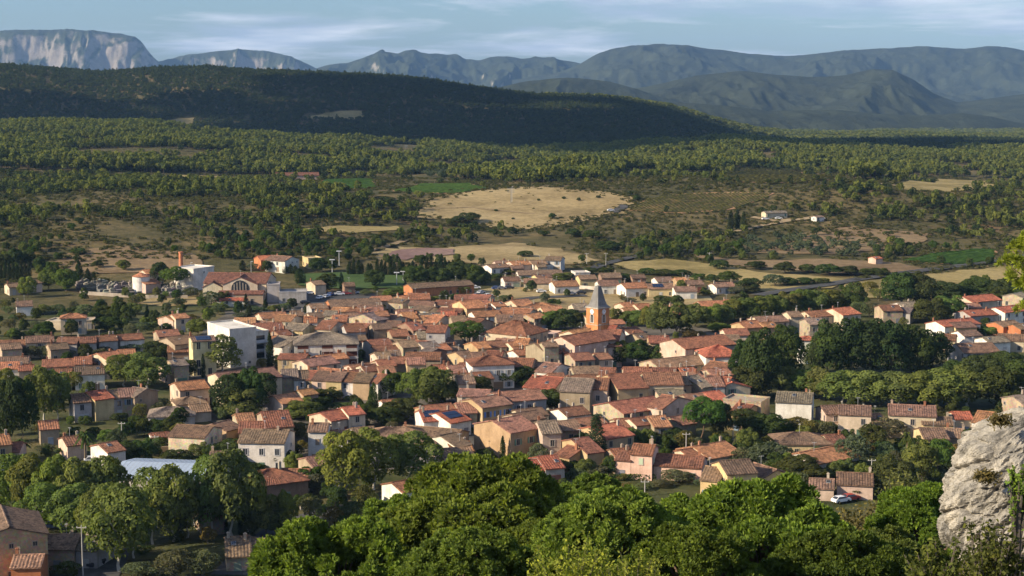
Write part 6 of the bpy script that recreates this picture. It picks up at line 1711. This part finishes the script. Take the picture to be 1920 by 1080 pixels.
def pole(px, yt, yb, desc, kind='pole', r=.12):
    x, y, z = hit(px, yb); q = ray(px, yt); h = max(3, CAMZ + q[2]*y/q[1] - z); nm = {'pole': "utility_pole", 'lamp': "street_lamp", 'flood': "floodlight_mast", 'pylon': "power_pylon"}[kind]
    o = bpy.data.objects.new(nm, None); COL.objects.link(o); o.location = (x, y, z); col = (.42, .40, .36) if kind == 'pole' else (.18, .18, .18) if kind == 'pylon' else (.5, .5, .5)
    link("shaft", MB().cyl(0, 0, -.4, h, r*1.2, r*.8, 8).mesh("shaft", M['metal']), o, color=col)
    if kind == 'pole':
        link("crossarm", MB().box(-.9, .9, -.07, .07, h-.5, h-.36).mesh("crossarm", M['metal']), o, color=col)
        for s in (-.8, 0, .8): link("insulator", MB().cyl(s, 0, h-.36, h-.15, .06, .05, 6).mesh("insulator", M['metal']), o, color=(.6, .6, .6))
    elif kind == 'lamp': link("lamp_head", MB().box(-.1, .9, -.14, .14, h-.12, h+.04).mesh("lamp_head", M['metal']), o, color=(.6, .6, .6))
    elif kind == 'flood':
        link("light_bar", MB().box(-1.2, 1.2, -.1, .1, h-.4, h).mesh("light_bar", M['metal']), o, color=(.55, .55, .55))
        for s in (-.9, -.3, .3, .9): link("floodlight", MB().box(s-.22, s+.22, -.35, -.1, h-.4, h).mesh("floodlight", M['metal']), o, color=(.65, .65, .65))
    else:
        m = MB()
        for zz_ in (.72, .84, .95): m.box(-2.4, 2.4, -.15, .15, h*zz_, h*zz_ + .25)
        link("crossarm", m.mesh("crossarm", M['metal']), o, color=(.2, .2, .2))
    o["category"] = nm.replace("_", " "); o["group"] = "poles and masts"; later(o, desc, px, (yt + yb)/2)
for a_ in ((1286,811,868,"pale utility pole"),(1374,797,826,"pale utility pole"),(229,791,834,"grey utility pole"),(291,816,846,"grey utility pole"),(156,985,1082,"grey utility pole"),(639,763,800,"grey utility pole"),(496,892,940,"wooden utility pole"),(629,908,940,"wooden utility pole"),(1209,900,932,"thin utility pole"),(1634,860,888,"grey utility pole"),(901,830,850,"thin utility pole"),(1030,823,850,"grey utility pole"),(1100,474,497,"grey utility pole"),(1330,473,495,"white utility pole"),(1136,474,500,"grey utility pole"),(733,798,832,"dark utility pole")): pole(*a_)
for a_ in ((636,470,498,"tall floodlight mast"),(623,486,512,"tall floodlight mast"),(744,510,536,"tall floodlight mast"),(756,508,528,"tall floodlight mast")): pole(*a_, 'flood', .16)
for a_ in ((946,708,730,"white street lamp"),(358,492,508,"grey street lamp"),(351,705,722,"white street lamp"),(944,832,868,"white street lamp"),(960,350,380,"thin mast"),(1582,630,655,"white street lamp"),(471,490,512,"grey street lamp")): pole(*a_, 'lamp', .1)
for a_ in ((730,198,240,"steel power pylon"),(761,272,288,"steel power pylon"),(1289,258,275,"steel power pylon"),(958,352,382,"steel power pylon")): pole(*a_, 'pylon', .14)
# tombs of the cemetery
TM = []
for k in range(4):
    m = MB(); r = random.Random(k); w, d, h = r.uniform(.8, 1.5), r.uniform(1, 2), r.uniform(1.1, 2.4)
    m.box(-w, w, -d, d, -.4, h*.5); m.box(-w*.8, w*.8, d*.3, d, h*.5, h)
    if k > 1: m.add([(-w*.9, d*.2, h), (w*.9, d*.2, h), (w*.9, d*1.05, h), (-w*.9, d*1.05, h), (0, d*.2, h*1.35), (0, d*1.05, h*1.35)], [(0,1,4),(1,2,5,4),(2,3,5),(3,0,4,5),(0,3,2,1)])
    else: m.box(-.12, .12, d*.55, d*.75, h, h+.9); m.box(-.4, .4, d*.55, d*.75, h+.45, h+.65)
    TM.append(m.mesh("tomb", M['wall']))
rt = random.Random(4)
for i in range(95):
    px = rt.uniform(150, 352); f = (px - 150)/200; py = 532 + f*10 + rt.uniform(0, 15)
    x, y, z = hit(px, py); s = rt.uniform(.85, 1.5)
    o = link("tomb", TM[i % 4], None, (x, y, z), rt.uniform(.3, .7), (s, s, s), jitc((.21, .20, .18), .4, rt)); tag(o, "small grey stone tomb in the crowded cemetery by the winery", "tomb", "tombs in the cemetery")
# cemetery wall, pergola by the low house
low_wall([(150,552),(210,556),(280,560),(352,560)], 1.5, (.36, .32, .27), "long stone cemetery boundary")
x, y, z = hit(548, 1050); pg = bpy.data.objects.new("pergola", None); COL.objects.link(pg); pg.location = (x, y, z); pg.rotation_euler = (0, 0, .15)
for a_ in (-2.2, 0, 2.2):
    for b_ in (-1.5, 1.5): link("post", MB().box(a_-.1, a_+.1, b_-.1, b_+.1, -.3, 2.5).mesh("post", M['frame']), pg, color=(.45, .25, .10))
for b_ in (-1.5, 1.5): link("beam", MB().box(-2.6, 2.6, b_-.08, b_+.08, 2.5, 2.72).mesh("beam", M['frame']), pg, color=(.5, .28, .11))
for k in range(9): link("slat", MB().box(-2.4+k*.6-.05, -2.4+k*.6+.05, -1.9, 1.9, 2.725, 2.85).mesh("slat", M['frame']), pg, color=(.42, .24, .10))
pg["category"] = "pergola"; pg["label"] = "orange brown wooden pergola beside the low house at the bottom left"
finish_labels()
